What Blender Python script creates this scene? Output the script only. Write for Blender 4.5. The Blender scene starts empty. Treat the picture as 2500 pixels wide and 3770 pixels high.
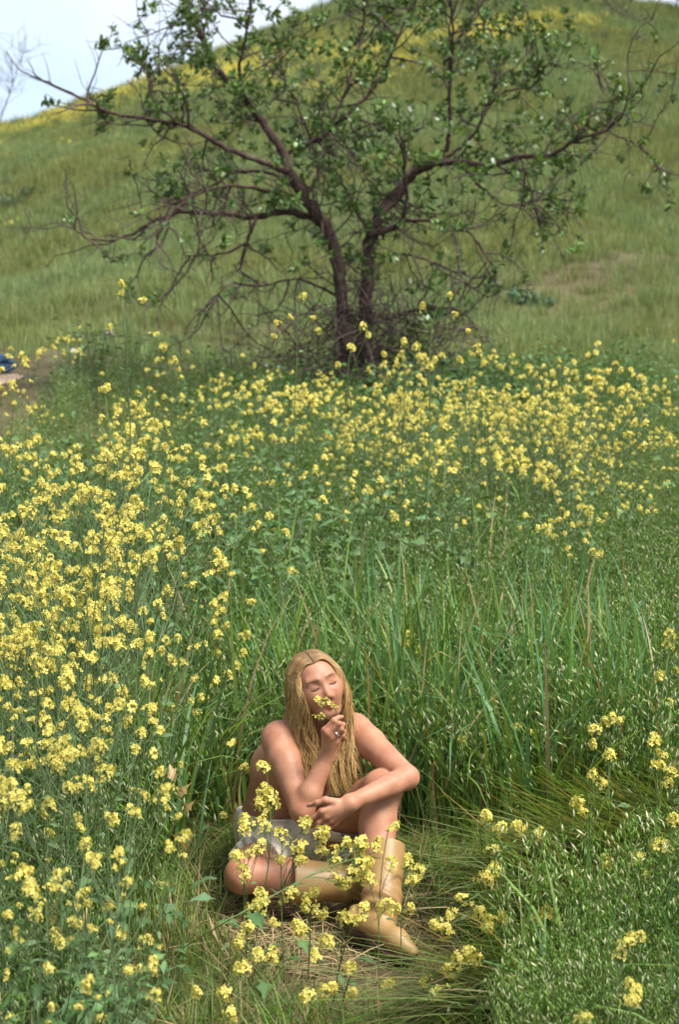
import bpy, math, random
import numpy as np
from mathutils import Vector, Matrix, Euler

random.seed(11)
RNG = np.random.default_rng(11)
scene = bpy.context.scene
COL = scene.collection

# ------------------------------------------------------------------ camera
CAM_Z, PITCH, FPX = 1.66, math.radians(6.0), 5236.0        # photo: 2500 x 3770, 50 mm lens on upright 35 mm film
cam_d = bpy.data.cameras.new('camera')
cam = bpy.data.objects.new('camera', cam_d)
COL.objects.link(cam)
cam_d.sensor_fit = 'VERTICAL'
cam_d.sensor_height = 36.0
cam_d.lens = 50.0
cam_d.clip_start, cam_d.clip_end = 0.1, 2000.0
cam.location = (0, 0, CAM_Z)
cam.rotation_euler = (math.pi / 2 - PITCH, 0, 0)
cam_d.dof.use_dof = True
cam_d.dof.focus_distance = 4.28
cam_d.dof.aperture_fstop = 4.5
scene.camera = cam

# ------------------------------------------------------------------ sky, sun, exposure
SUN_EL, SUN_AZ = math.radians(58), math.radians(118)       # azimuth measured clockwise from +Y (view direction)
world = bpy.data.worlds.new('World')
scene.world = world
world.use_nodes = True
wn, wl = world.node_tree.nodes, world.node_tree.links
wn.clear()
w_out = wn.new('ShaderNodeOutputWorld')
w_bg = wn.new('ShaderNodeBackground')
w_sky = wn.new('ShaderNodeTexSky')
w_sky.sky_type = 'NISHITA'
w_sky.sun_disc = False
w_sky.sun_elevation = SUN_EL
w_sky.sun_rotation = SUN_AZ
w_sky.dust_density = 2.0
w_tc = wn.new('ShaderNodeTexCoord')
w_map = wn.new('ShaderNodeMapping')
w_map.inputs['Location'].default_value = (0.90, 1.0, 0.5)
w_map.inputs['Scale'].default_value = (1.0, 1.0, 2.0)
w_noise = wn.new('ShaderNodeTexNoise')
w_noise.inputs['Scale'].default_value = 3.2
w_noise.inputs['Detail'].default_value = 5.0
w_noise.inputs['Roughness'].default_value = 0.5
w_ramp = wn.new('ShaderNodeValToRGB')
w_ramp.color_ramp.elements[0].position = 0.36
w_ramp.color_ramp.elements[0].color = (0.45, 0.45, 0.45, 1)
w_ramp.color_ramp.elements[1].position = 0.52
w_ramp.color_ramp.elements[1].color = (1, 1, 1, 1)
w_mix = wn.new('ShaderNodeMixRGB')
w_mix.inputs[2].default_value = (3.75, 4.2, 4.75, 1)         # sunlit thin cloud
wl.new(w_tc.outputs['Generated'], w_map.inputs['Vector'])
wl.new(w_map.outputs[0], w_noise.inputs['Vector'])
wl.new(w_noise.outputs['Fac'], w_ramp.inputs['Fac'])
wl.new(w_ramp.outputs['Color'], w_mix.inputs['Fac'])
wl.new(w_sky.outputs[0], w_mix.inputs[1])
wl.new(w_mix.outputs[0], w_bg.inputs['Color'])
w_bg.inputs['Strength'].default_value = 0.115
wl.new(w_bg.outputs[0], w_out.inputs['Surface'])

sun_d = bpy.data.lights.new('sun', 'SUN')
sun = bpy.data.objects.new('sun', sun_d)
COL.objects.link(sun)
sun_d.energy = 3.2
sun_d.angle = math.radians(24)
sun_d.color = (1.0, 0.95, 0.86)
sd = Vector((math.sin(SUN_AZ) * math.cos(SUN_EL), math.cos(SUN_AZ) * math.cos(SUN_EL), math.sin(SUN_EL)))
sun.rotation_euler = sd.to_track_quat('Z', 'Y').to_euler()

scene.view_settings.view_transform = 'Standard'
scene.view_settings.look = 'None'
scene.view_settings.gamma = 1.0
scene.view_settings.use_curve_mapping = False
scene.view_settings.exposure = 1.17
scene.render.engine = 'CYCLES'
scene.cycles.max_bounces = 6
scene.cycles.diffuse_bounces = 3
scene.cycles.transmission_bounces = 4
scene.cycles.transparent_max_bounces = 4

# ------------------------------------------------------------------ helpers
def U(px, py, Y):
    """the point at distance Y on the sight line through a photo pixel"""
    a, b = (px - 1250.0) / FPX, (1885.0 - py) / FPX
    d = np.array([a, math.cos(PITCH) + b * math.sin(PITCH), -math.sin(PITCH) + b * math.cos(PITCH)])
    return np.array([0, 0, CAM_Z]) + d * (Y / d[1])

def proj(P):
    P = np.atleast_2d(P) - np.array([0, 0, CAM_Z])
    f = P[:, 1] * math.cos(PITCH) - P[:, 2] * math.sin(PITCH)
    u = P[:, 1] * math.sin(PITCH) + P[:, 2] * math.cos(PITCH)
    f = np.maximum(f, 1e-3)
    return np.stack([1250 + FPX * P[:, 0] / f, 1885 - FPX * u / f], 1)

def Ug(px, py):
    """ground (near the woman the ground is level) under a pixel"""
    a, b = (px - 1250.0) / FPX, (1885.0 - py) / FPX
    d = np.array([a, math.cos(PITCH) + b * math.sin(PITCH), -math.sin(PITCH) + b * math.cos(PITCH)])
    return np.array([0, 0, CAM_Z]) + d * (-CAM_Z / d[2])

def nrm(v):
    v = np.asarray(v, float)
    return v / max(np.linalg.norm(v), 1e-9)

class MB:
    """collects shapes and links them as one mesh"""
    def __init__(s):
        s.v, s.q, s.t, s.c, s.n = [], [], [], [], 0
    def add(s, V, Q=None, T=None, C=(1, 1, 1)):
        V = np.asarray(V, float)
        s.v.append(V)
        C = np.asarray(C, float)
        if C.ndim == 1:
            C = np.tile(C, (len(V), 1))
        s.c.append(C)
        if Q is not None and len(Q):
            s.q.append(np.asarray(Q, int) + s.n)
        if T is not None and len(T):
            s.t.append(np.asarray(T, int) + s.n)
        s.n += len(V)
    def merge(s, o, M=None):
        V = np.concatenate(o.v)
        if M is not None:
            M = np.array(M)
            V = V @ M[:3, :3].T + M[:3, 3]
        s.add(V, np.concatenate(o.q) if o.q else None, np.concatenate(o.t) if o.t else None, np.concatenate(o.c))
    def mesh(s, name, mat=None, smooth=True):
        me = bpy.data.meshes.new(name)
        V = np.concatenate(s.v)
        Q = np.concatenate(s.q) if s.q else np.zeros((0, 4), int)
        T = np.concatenate(s.t) if s.t else np.zeros((0, 3), int)
        me.vertices.add(len(V))
        me.vertices.foreach_set('co', V.astype(np.float32).ravel())
        nl = Q.size + T.size
        me.loops.add(nl)
        me.loops.foreach_set('vertex_index', np.concatenate([Q.ravel(), T.ravel()]).astype(np.int32))
        me.polygons.add(len(Q) + len(T))
        st = np.concatenate([np.arange(len(Q)) * 4, Q.size + np.arange(len(T)) * 3])
        me.polygons.foreach_set('loop_start', st.astype(np.int32))
        me.polygons.foreach_set('use_smooth', np.full(len(Q) + len(T), smooth))
        me.update(calc_edges=True)
        C = np.concatenate(s.c)
        at = me.attributes.new('col', 'FLOAT_COLOR', 'POINT')
        at.data.foreach_set('color', np.concatenate([C, np.ones((len(C), 1))], 1).astype(np.float32).ravel())
        if mat:
            me.materials.append(mat)
        return me
    def build(s, name, mat, parent=None, smooth=True):
        return link(name, s.mesh(name, mat, smooth), parent)

def link(name, data, parent=None):
    o = bpy.data.objects.new(name, data)
    COL.objects.link(o)
    if parent:
        o.parent = parent
    return o

def tag(o, label=None, cat=None, group=None, kind=None):
    for k, v in (('label', label), ('category', cat), ('group', group), ('kind', kind)):
        if v:
            o[k] = v
    return o

def empty(name, loc, label=None, cat=None, group=None):
    o = link(name, None)
    o.location = loc
    o.empty_display_size = 0.1
    return tag(o, label, cat, group)

def vary(c, k=0.15):
    c = np.asarray(c, float)
    return np.clip(c * (1 + RNG.uniform(-k, k)) * (1 + RNG.uniform(-k, k, 3) * 0.35), 0, 1)

def ribbon(mb, pts, w, col, side):
    pts = np.asarray(pts, float)
    n = len(pts)
    w = np.asarray(w, float).reshape(-1, 1) * np.ones((n, 1))
    side = np.asarray(side, float)
    V = np.empty((2 * n, 3))
    V[0::2] = pts - side * w / 2
    V[1::2] = pts + side * w / 2
    i = np.arange(n - 1) * 2
    Q = np.stack([i, i + 1, i + 3, i + 2], 1)
    C = np.asarray(col, float)
    if C.ndim == 2:
        C = np.repeat(C, 2, 0)
    mb.add(V, Q, None, C)

def tube(mb, pts, r, col, k=4, cap=False):
    pts = np.asarray(pts, float)
    n = len(pts)
    r = np.asarray(r, float) * np.ones(n)
    t = np.gradient(pts, axis=0)
    t /= np.maximum(np.linalg.norm(t, axis=1, keepdims=True), 1e-9)
    ref = np.array([0.31, 0.2, 0.93]) if abs(t[0, 2]) < 0.8 else np.array([0.93, 0.31, 0.1])
    a = np.cross(t, ref)
    a /= np.maximum(np.linalg.norm(a, axis=1, keepdims=True), 1e-9)
    b = np.cross(t, a)
    an = np.arange(k) * 2 * math.pi / k
    V = pts[:, None, :] + r[:, None, None] * (np.cos(an)[None, :, None] * a[:, None, :] + np.sin(an)[None, :, None] * b[:, None, :])
    V = V.reshape(-1, 3)
    i = np.arange(n - 1)[:, None] * k
    j = np.arange(k)[None, :]
    j2 = (j + 1) % k
    Q = np.stack([i + j, i + j2, i + k + j2, i + k + j], 2).reshape(-1, 4)
    T = None
    if cap:
        V = np.concatenate([V, pts[:1], pts[-1:]])
        jj = np.arange(k)
        T = np.concatenate([np.stack([np.full(k, n * k), (jj + 1) % k, jj], 1),
                            np.stack([np.full(k, n * k + 1), (n - 1) * k + jj, (n - 1) * k + (jj + 1) % k], 1)])
    C = np.asarray(col, float)
    if C.ndim == 2:
        C = np.repeat(C, k, 0)
        if cap:
            C = np.concatenate([C, C[:1], C[-1:]])
    mb.add(V, Q, T, C)

def spline(ctrl, n):
    """Catmull-Rom through control points"""
    c = np.asarray(ctrl, float)
    if len(c) == 2:
        return c[0] + (c[1] - c[0]) * np.linspace(0, 1, n)[:, None]
    c = np.concatenate([[2 * c[0] - c[1]], c, [2 * c[-1] - c[-2]]])
    m = len(c) - 3
    u = np.linspace(0, m - 1e-6, n)
    i = u.astype(int)
    t = (u - i)[:, None]
    p0, p1, p2, p3 = c[i], c[i + 1], c[i + 2], c[i + 3]
    return 0.5 * (2 * p1 + (p2 - p0) * t + (2 * p0 - 5 * p1 + 4 * p2 - p3) * t ** 2 + (3 * p1 - p0 - 3 * p2 + p3) * t ** 3)

# ------------------------------------------------------------------ materials
def new_mat(name):
    m = bpy.data.materials.new(name)
    m.use_nodes = True
    nt = m.node_tree
    nt.nodes.clear()
    out = nt.nodes.new('ShaderNodeOutputMaterial')
    return m, nt, out

def plant_mat(name, transl=0.3, rough=0.55, spec=0.3, var=0.22, patch=None, transl_tint=(1.25, 1.15, 0.5)):
    """vegetation: colour from the mesh, varied per plant; some light passes through"""
    m, nt, out = new_mat(name)
    N, L = nt.nodes, nt.links
    at = N.new('ShaderNodeAttribute'); at.attribute_name = 'col'
    oi = N.new('ShaderNodeObjectInfo')
    mr = N.new('ShaderNodeMapRange')
    mr.inputs['To Min'].default_value, mr.inputs['To Max'].default_value = 1 - var, 1 + var
    L.new(oi.outputs['Random'], mr.inputs['Value'])
    hs = N.new('ShaderNodeHueSaturation')
    L.new(at.outputs['Color'], hs.inputs['Color'])
    L.new(mr.outputs[0], hs.inputs['Value'])
    col = hs.outputs[0]
    if patch:                                               # broad patches of another tint across the hillside
        ge = N.new('ShaderNodeNewGeometry')
        no = N.new('ShaderNodeTexNoise')
        no.inputs['Scale'].default_value = patch[1]
        no.inputs['Detail'].default_value = 4
        rp = N.new('ShaderNodeValToRGB')
        rp.color_ramp.elements[0].position, rp.color_ramp.elements[1].position = 0.42, 0.62
        mx = N.new('ShaderNodeMixRGB'); mx.blend_type = 'MULTIPLY'
        mx.inputs[2].default_value = (*patch[0], 1)
        L.new(ge.outputs['Position'], no.inputs['Vector'])
        L.new(no.outputs['Fac'], rp.inputs['Fac'])
        L.new(rp.outputs['Color'], mx.inputs['Fac'])
        L.new(col, mx.inputs[1])
        col = mx.outputs[0]
    bs = N.new('ShaderNodeBsdfPrincipled')
    bs.inputs['Roughness'].default_value = rough
    bs.inputs['Specular IOR Level'].default_value = spec
    L.new(col, bs.inputs['Base Color'])
    tr = N.new('ShaderNodeBsdfTranslucent')
    tm = N.new('ShaderNodeMixRGB'); tm.blend_type = 'MULTIPLY'; tm.inputs[0].default_value = 1
    tm.inputs[2].default_value = (*transl_tint, 1)
    L.new(col, tm.inputs[1])
    L.new(tm.outputs[0], tr.inputs['Color'])
    ms = N.new('ShaderNodeMixShader')
    ms.inputs[0].default_value = transl
    L.new(bs.outputs[0], ms.inputs[1]); L.new(tr.outputs[0], ms.inputs[2])
    L.new(ms.outputs[0], out.inputs['Surface'])
    return m

def noise_mat(name, stops, scale, rough=0.9, bump=0.3, detail=6, spec=0.2, bscale=None, attr=False, subsurf=0, coords='Object', bdist=0.01):
    """two to four colours spread by noise, with fine relief"""
    m, nt, out = new_mat(name)
    N, L = nt.nodes, nt.links
    tc = N.new('ShaderNodeTexCoord')
    no = N.new('ShaderNodeTexNoise')
    no.inputs['Scale'].default_value = scale
    no.inputs['Detail'].default_value = detail
    rp = N.new('ShaderNodeValToRGB')
    el = rp.color_ramp.elements
    while len(el) < len(stops):
        el.new(0.5)
    for e, (p, c) in zip(el, stops):
        e.position = p; e.color = (*c, 1)
    L.new(tc.outputs[coords], no.inputs['Vector'])
    L.new(no.outputs['Fac'], rp.inputs['Fac'])
    bs = N.new('ShaderNodeBsdfPrincipled')
    bs.inputs['Roughness'].default_value = rough
    bs.inputs['Specular IOR Level'].default_value = spec
    col = rp.outputs['Color']
    if attr:
        at = N.new('ShaderNodeAttribute'); at.attribute_name = 'col'
        mx = N.new('ShaderNodeMixRGB'); mx.blend_type = 'MULTIPLY'; mx.inputs[0].default_value = 1
        L.new(col, mx.inputs[1]); L.new(at.outputs['Color'], mx.inputs[2])
        col = mx.outputs[0]
    L.new(col, bs.inputs['Base Color'])
    if subsurf:
        bs.inputs['Subsurface Weight'].default_value = subsurf
        bs.inputs['Subsurface Radius'].default_value = (1.0, 0.35, 0.2)
        bs.inputs['Subsurface Scale'].default_value = 0.008
    n2 = N.new('ShaderNodeTexNoise')
    n2.inputs['Scale'].default_value = bscale or scale * 4
    n2.inputs['Detail'].default_value = 4
    L.new(tc.outputs[coords], n2.inputs['Vector'])
    bp = N.new('ShaderNodeBump')
    bp.inputs['Strength'].default_value = bump
    bp.inputs['Distance'].default_value = bdist
    L.new(n2.outputs['Fac'], bp.inputs['Height'])
    L.new(bp.outputs[0], bs.inputs['Normal'])
    L.new(bs.outputs[0], out.inputs['Surface'])
    return m

M_GRASS = plant_mat('grass_blade', 0.32, 0.45, 0.35, 0.22)
M_HILL = plant_mat('hill_grass', 0.30, 0.7, 0.2, 0.22, ((1.08, 0.92, 0.78), 0.14))
M_HILLY = plant_mat('hill_bloom', 0.30, 0.7, 0.2, 0.2)
M_HERB = plant_mat('mustard_herb', 0.25, 0.5, 0.35, 0.15)
M_PETAL = plant_mat('mustard_petal', 0.30, 0.6, 0.2, 0.06, None, (1.1, 1.05, 0.6))
M_DRY = plant_mat('dry_straw', 0.15, 0.7, 0.2, 0.25, None, (1, 1, 0.9))
M_LEAF = plant_mat('tree_leaf', 0.22, 0.38, 0.5, 0.25)
M_BARK = noise_mat('bark', [(0.3, (0.035, 0.022, 0.018)), (0.55, (0.085, 0.055, 0.045)), (0.75, (0.15, 0.105, 0.09))], 9, 0.9, 0.9, bscale=30, bdist=0.02)
M_TWIG = noise_mat('twig_bark', [(0.3, (0.05, 0.034, 0.03)), (0.7, (0.13, 0.095, 0.085))], 6, 0.9, 0.2, attr=True)
M_SOIL = noise_mat('meadow_soil', [(0.3, (0.035, 0.028, 0.014)), (0.5, (0.085, 0.062, 0.032)), (0.7, (0.13, 0.1, 0.055))], 3.0, 0.95, 0.8, bscale=40)
M_PATH = noise_mat('sandy_path', [(0.3, (0.30, 0.21, 0.15)), (0.7, (0.45, 0.34, 0.25))], 2.5, 0.95, 0.5, bscale=25)

# ------------------------------------------------------------------ terrain
_PY = np.array([-60, -10, 0, 4.3, 5.2, 6.5, 10, 15, 17.5])
_PZ = np.array([-0.6, -0.1, -0.02, 0.0, 0.02, 0.12, 0.46, 1.08, 1.42])
_RX = np.array([-9000, -4000, -1500, 0, 300, 600, 1000, 1200, 1600, 1950, 2280, 2500, 3200, 5000, 9000])
_RY = np.array([1150, 1000, 760, 482, 392, 282, 122, 42, -70, -75, -5, 48, 260, 640, 1000])
Y0, YR = 17.5, 85.0

def H(x, y):
    x = np.asarray(x, float); y = np.asarray(y, float)
    near = np.interp(y, _PY, _PZ)
    near = (near + np.interp(y - 0.6, _PY, _PZ) + np.interp(y + 0.6, _PY, _PZ)) / 3 * np.clip((y - 4.6) / 1.5, 0, 1) + near * (1 - np.clip((y - 4.6) / 1.5, 0, 1))
    near = near + 0.36 / (1 + np.exp((x + 2.3) * 2.2)) * np.clip((y - 9.5) / 6, 0, 1)
    base = 1.42 + 0.36 / (1 + np.exp((x + 2.3) * 2.2)) - 0.04
    yy = np.maximum(y, Y0)
    pxx = 1250 + FPX * x / yy
    ry = sum(np.interp(pxx + o, _RX, _RY) for o in (-160, -60, 60, 160)) / 4
    e = np.tan(np.arctan((1885 - ry) / FPX) - PITCH)
    s = np.clip((yy - Y0) / (YR - Y0), 0, 1)
    t0 = (base - CAM_Z) / Y0
    hill = CAM_Z + yy * (t0 + (e - t0) * s ** 0.78) - np.maximum(y - YR, 0) * 0.32 - np.clip((y - YR) / 10, 0, 1) * (y - YR) * 0.05
    far = np.clip((y - Y0) / 4, 0, 1)
    b = 0.35 * np.sin(x * 0.21 + 1.3) * np.sin(y * 0.17) + 0.18 * np.sin(x * 0.55 + y * 0.33) + 0.10 * np.sin(x * 1.1 - y * 0.9)
    left = np.exp(-((pxx - 60) / 330.0) ** 2) * np.exp(-((yy - 42) / 9.0) ** 2)
    z = np.where(y > Y0, hill, near) + b * far * np.clip((YR + 5 - y) / 12, 0, 1) - 1.1 * left * far
    return z + 0.012 * np.sin(x * 5.1 + y * 3.3) * np.clip((y - 4.8) / 2, 0, 1)

def grid_sheet(xs, ys, name, mat, dz=0.0):
    X, Y = np.meshgrid(xs, ys)
    V = np.stack([X, Y, H(X, Y) + dz], 2).reshape(-1, 3)
    nx = len(xs)
    i, j = np.meshgrid(np.arange(nx - 1), np.arange(len(ys) - 1))
    a = (j * nx + i).ravel()
    mb = MB()
    mb.add(V, np.stack([a, a + 1, a + 1 + nx, a + nx], 1))
    return mb.build(name, mat)

xs = np.concatenate([np.linspace(-400, -42, 30), np.linspace(-40, -6.2, 60), np.linspace(-6, 6, 90), np.linspace(6.2, 40, 60), np.linspace(42, 400, 30)])
tag(grid_sheet(xs, np.concatenate([np.linspace(-300, -12, 14), np.linspace(-10, 17.5, 130)]), 'ground', M_SOIL), kind='structure')

# hill soil: green-brown, with the bare dirt bank on the lower right slope
mh, nt, out = new_mat('hill_soil')
N, L = nt.nodes, nt.links
ge = N.new('ShaderNodeNewGeometry')
no = N.new('ShaderNodeTexNoise'); no.inputs['Scale'].default_value = 0.35; no.inputs['Detail'].default_value = 8
rp = N.new('ShaderNodeValToRGB')
rp.color_ramp.elements[0].position, rp.color_ramp.elements[0].color = 0.35, (0.045, 0.06, 0.02, 1)
rp.color_ramp.elements[1].position, rp.color_ramp.elements[1].color = 0.65, (0.11, 0.105, 0.045, 1)
at = N.new('ShaderNodeAttribute'); at.attribute_name = 'col'
n2 = N.new('ShaderNodeTexNoise'); n2.inputs['Scale'].default_value = 1.3; n2.inputs['Detail'].default_value = 6
r2 = N.new('ShaderNodeValToRGB')
r2.color_ramp.elements[0].color = (0.075, 0.05, 0.038, 1); r2.color_ramp.elements[0].position = 0.35
r2.color_ramp.elements[1].color = (0.155, 0.108, 0.082, 1); r2.color_ramp.elements[1].position = 0.68
mx = N.new('ShaderNodeMixRGB')
bs = N.new('ShaderNodeBsdfPrincipled'); bs.inputs['Roughness'].default_value = 0.95; bs.inputs['Specular IOR Level'].default_value = 0.1
L.new(ge.outputs['Position'], no.inputs['Vector']); L.new(ge.outputs['Position'], n2.inputs['Vector'])
L.new(no.outputs['Fac'], rp.inputs['Fac']); L.new(n2.outputs['Fac'], r2.inputs['Fac'])
L.new(at.outputs['Fac'], mx.inputs['Fac']); L.new(rp.outputs[0], mx.inputs[1]); L.new(r2.outputs[0], mx.inputs[2])
bp = N.new('ShaderNodeBump'); bp.inputs['Strength'].default_value = 0.6; bp.inputs['Distance'].default_value = 0.1
L.new(n2.outputs['Fac'], bp.inputs['Height']); L.new(bp.outputs[0], bs.inputs['Normal'])
L.new(mx.outputs[0], bs.inputs['Base Color']); L.new(bs.outputs[0], out.inputs['Surface'])

def find_y(px, py):
    """distance at which the slope shows at a photo pixel"""
    ys = np.linspace(16, 86, 700)
    q = proj(np.stack([(px - 1250) / FPX * ys * 0.995, ys, H((px - 1250) / FPX * ys * 0.995, ys)], 1))
    return float(ys[np.argmin(np.abs(q[:, 1] - py))])
BKY = find_y(2150, 1000)

def bank(x, y):
    """1 on the worn dirt banks of the slope (pixel-free: world positions)"""
    d1 = 0.65 * np.exp(-(((x - 6.4) / 2.4) ** 2 + ((y - BKY - 0.40 * (x - 5.6)) / 1.5) ** 2))
    d2 = np.exp(-(((x - 7.6) / 1.2) ** 2 + ((y - BKY - 2.6 - 0.5 * (x - 7.6)) / 1.0) ** 2)) * 0.6
    d3 = np.exp(-(((x + 4.2) / 2.2) ** 2 + ((y - 18.6) / 0.5) ** 2)) * 0.8
    d4 = np.exp(-(((x + 16) / 4.0) ** 2 + ((y - 66) / 2.2) ** 2)) * 0.6
    return np.clip(d1 + d2 + d3 + d4, 0, 1)

hx = np.concatenate([np.linspace(-400, -62, 26), np.linspace(-60, 60, 180), np.linspace(62, 400, 26)])
hill = grid_sheet(hx, np.concatenate([np.linspace(17.5, 95, 150), np.linspace(97, 420, 30)]), 'hill', mh)
hv = np.empty(len(hill.data.vertices) * 3, np.float32)
hill.data.vertices.foreach_get('co', hv)
hv = hv.reshape(-1, 3)
bk = bank(hv[:, 0], hv[:, 1])
hill.data.attributes['col'].data.foreach_set('color', np.stack([bk, bk, bk, np.ones_like(bk)], 1).astype(np.float32).ravel())
tag(hill, kind='structure')

# sandy path at the foot of the hill, far left
pm = MB()
pc = spline([(-30, 13.6, 0), (-14, 14.6, 0), (-7, 14.8, 0), (-4.4, 15.1, 0), (-3.45, 15.5, 0)], 60)
pw = np.interp(np.linspace(0, 1, 60), [0, 0.8, 1], [2.0, 1.7, 0.3]) + 0.12 * np.sin(np.arange(60) * 1.7)
V = []
for c, w in zip(pc, pw):
    for k in np.linspace(-0.5, 0.5, 5):
        V.append((c[0], c[1] + k * w, 0))
V = np.array(V)
V[:, 2] = H(V[:, 0], V[:, 1]) + 0.012
i, j = np.meshgrid(np.arange(4), np.arange(59))
a = (j * 5 + i).ravel()
pm.add(V, np.stack([a, a + 5, a + 6, a + 1], 1))
tag(pm.build('path', M_PATH), kind='structure')
# ================================================================== the woman
def seg(a, b, ra, rb, k=None):
    return ('s', np.asarray(a, float), np.asarray(b, float), ra, rb, k)

def ell(c, R, rad, k=None):
    return ('e', np.asarray(c, float), np.asarray(R, float), np.asarray(rad, float), None, k)

def pdist(p, P):
    if p[0] == 's':
        ab = p[2] - p[1]
        t = np.clip((P - p[1]) @ ab / max(ab @ ab, 1e-9), 0, 1)
        return np.linalg.norm(P - p[1] - t[:, None] * ab, axis=1) - (p[3] + (p[4] - p[3]) * t)
    q = (P - p[1]) @ p[2].T
    k0 = np.linalg.norm(q / p[3], axis=1)
    k1 = np.linalg.norm(q / p[3] ** 2, axis=1)
    return k0 * (k0 - 1) / np.maximum(k1, 1e-9)

def smin(a, b, k):
    h = np.clip(0.5 + 0.5 * (b - a) / k, 0, 1)
    return b + (a - b) * h - k * h * (1 - h)

def smax(a, b, k):
    return -smin(-a, -b, k)

def pbox(p):
    if p[0] == 's':
        r = max(p[3], p[4])
        return np.minimum(p[1], p[2]) - r, np.maximum(p[1], p[2]) + r
    return p[1] - p[3].max(), p[1] + p[3].max()

def geval(P, prims, k, pad=0.07):
    bx = [pbox(p) for p in prims]
    lo = np.min([b[0] for b in bx], 0) - pad
    hi = np.max([b[1] for b in bx], 0) + pad
    m = np.all((P > lo) & (P < hi), 1)
    out = np.full(len(P), 1.0)
    if m.any():
        S = P[m]
        d = None
        for p in prims:
            e = pdist(p, S)
            d = e if d is None else smin(d, e, p[5] or k)
        out[m] = d
    return out

def surface(fn, lo, hi, h, B=8):
    """surface nets over a sparse grid: vertices, quads"""
    lo = np.asarray(lo, float)
    nb = np.ceil((np.asarray(hi) - lo) / (h * B)).astype(int)
    n = nb * B + 1
    bi = np.stack(np.meshgrid(*[np.arange(k) for k in nb], indexing='ij'), -1).reshape(-1, 3)
    d = fn(lo + (bi + 0.5) * B * h)
    act = np.abs(d) < B * h * 0.87 + 0.03
    D = np.where(np.repeat(np.repeat(np.repeat(d.reshape(nb), B, 0), B, 1), B, 2) < 0, -1.0, 1.0).astype(np.float32)
    D = np.pad(D, ((0, 1),) * 3, mode='edge')
    off = np.stack(np.meshgrid(*[np.arange(B + 1)] * 3, indexing='ij'), -1).reshape(-1, 3)
    ab = bi[act] * B
    for s in range(0, len(ab), 1500):
        I = (ab[s:s + 1500, None, :] + off[None]).reshape(-1, 3)
        D[I[:, 0], I[:, 1], I[:, 2]] = fn(lo + I * h)
    S = D < 0
    nx, ny, nz = S.shape
    cnt = np.zeros((nx - 1, ny - 1, nz - 1), np.int8)
    for dx in (0, 1):
        for dy in (0, 1):
            for dz in (0, 1):
                cnt += S[dx:nx - 1 + dx, dy:ny - 1 + dy, dz:nz - 1 + dz]
    cells = np.argwhere((cnt > 0) & (cnt < 8))
    vid = np.full(cnt.shape, -1, np.int32)
    vid[cells[:, 0], cells[:, 1], cells[:, 2]] = np.arange(len(cells))
    acc = np.zeros((len(cells), 3)); num = np.zeros(len(cells))
    cor = [(x, y, z) for x in (0, 1) for y in (0, 1) for z in (0, 1)]
    for a in cor:
        for ax in range(3):
            if a[ax] == 0:
                b = list(a); b[ax] = 1
                va = D[cells[:, 0] + a[0], cells[:, 1] + a[1], cells[:, 2] + a[2]]
                vb = D[cells[:, 0] + b[0], cells[:, 1] + b[1], cells[:, 2] + b[2]]
                m = (va < 0) != (vb < 0)
                t = np.where(m, va / np.where(m, va - vb, 1), 0)
                p = np.tile(np.array(a, float), (len(cells), 1))
                p[:, ax] = t
                acc[m] += p[m]; num[m] += 1
    V = lo + (cells + acc / num[:, None]) * h
    Q = []
    for ax in range(3):
        o1, o2 = [(1, 2), (2, 0), (0, 1)][ax]
        sl0 = [slice(1, -1)] * 3; sl1 = [slice(1, -1)] * 3
        sl0[ax] = slice(0, -1); sl1[ax] = slice(1, None)
        s0, s1 = S[tuple(sl0)], S[tuple(sl1)]
        e = np.argwhere(s0 != s1)
        base = np.ones(3, int); base[ax] = 0
        fl = s0[e[:, 0], e[:, 1], e[:, 2]]
        e = e + base
        d1 = np.zeros(3, int); d1[o1] = 1
        d2 = np.zeros(3, int); d2[o2] = 1
        c = [e - d1 - d2, e - d2, e, e - d1]
        q = np.stack([vid[k[:, 0], k[:, 1], k[:, 2]] for k in c], 1)
        q[~fl] = q[~fl][:, ::-1]
        Q.append(q)
    Q = np.concatenate(Q)
    Q = Q[(Q >= 0).all(1)]
    for it in range(2):                                     # light relaxing of the net
        q0, q1 = Q.ravel(), np.roll(Q, -1, 1).ravel()
        c = np.maximum(np.bincount(q0, minlength=len(V)), 1)
        A = np.stack([np.bincount(q0, V[q1, k], len(V)) for k in range(3)], 1)
        V = V + 0.45 * (A / c[:, None] - V)
    return V, Q

# ---- joints (photo pixel, distance from the camera)
R_SH, R_EL, R_WR = U(1022, 2722, 4.20), U(1112, 2985, 4.02), U(1209, 2775, 4.06)
L_SH, L_EL, L_WR = U(1310, 2690, 4.31), U(1500, 2862, 4.10), U(1287, 2957, 3.955)
R_HP, L_HP = U(1003, 3118, 4.42), U(1150, 3100, 4.46)
R_KN, R_AN = U(893, 3222, 4.05), U(1345, 3250, 4.10)
L_KN, L_AN = U(1408, 2905, 4.13), U(1400, 3400, 3.875)
WAIST, CHEST, NECK = U(1022, 3015, 4.47), U(1096, 2815, 4.38), U(1160, 2690, 4.33)
HEAD = U(1166, 2519, 4.21)
fv = nrm((0.55, -0.83, 0)); sv = nrm((0.83, 0.55, 0)); uz = np.array([0, 0, 1.0])
yaw, roll, pit = math.radians(20), math.radians(17), math.radians(-2)
hR = (Matrix.Rotation(-roll, 3, 'Y') @ Matrix.Rotation(yaw, 3, 'Z') @ Matrix.Rotation(pit, 3, 'X'))
HEADM = np.array(hR @ Matrix(((1, 0, 0), (0, -1, 0), (0, 0, 1))))   # columns: image right, forward, up
HSC = 0.87

def hl(x, y, z):
    return HEAD + HEADM @ (np.array([x, y, z]) * HSC)

def hseg(a, b, ra, rb, k):
    return seg(hl(*a), hl(*b), ra * HSC, rb * HSC, k)

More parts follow.
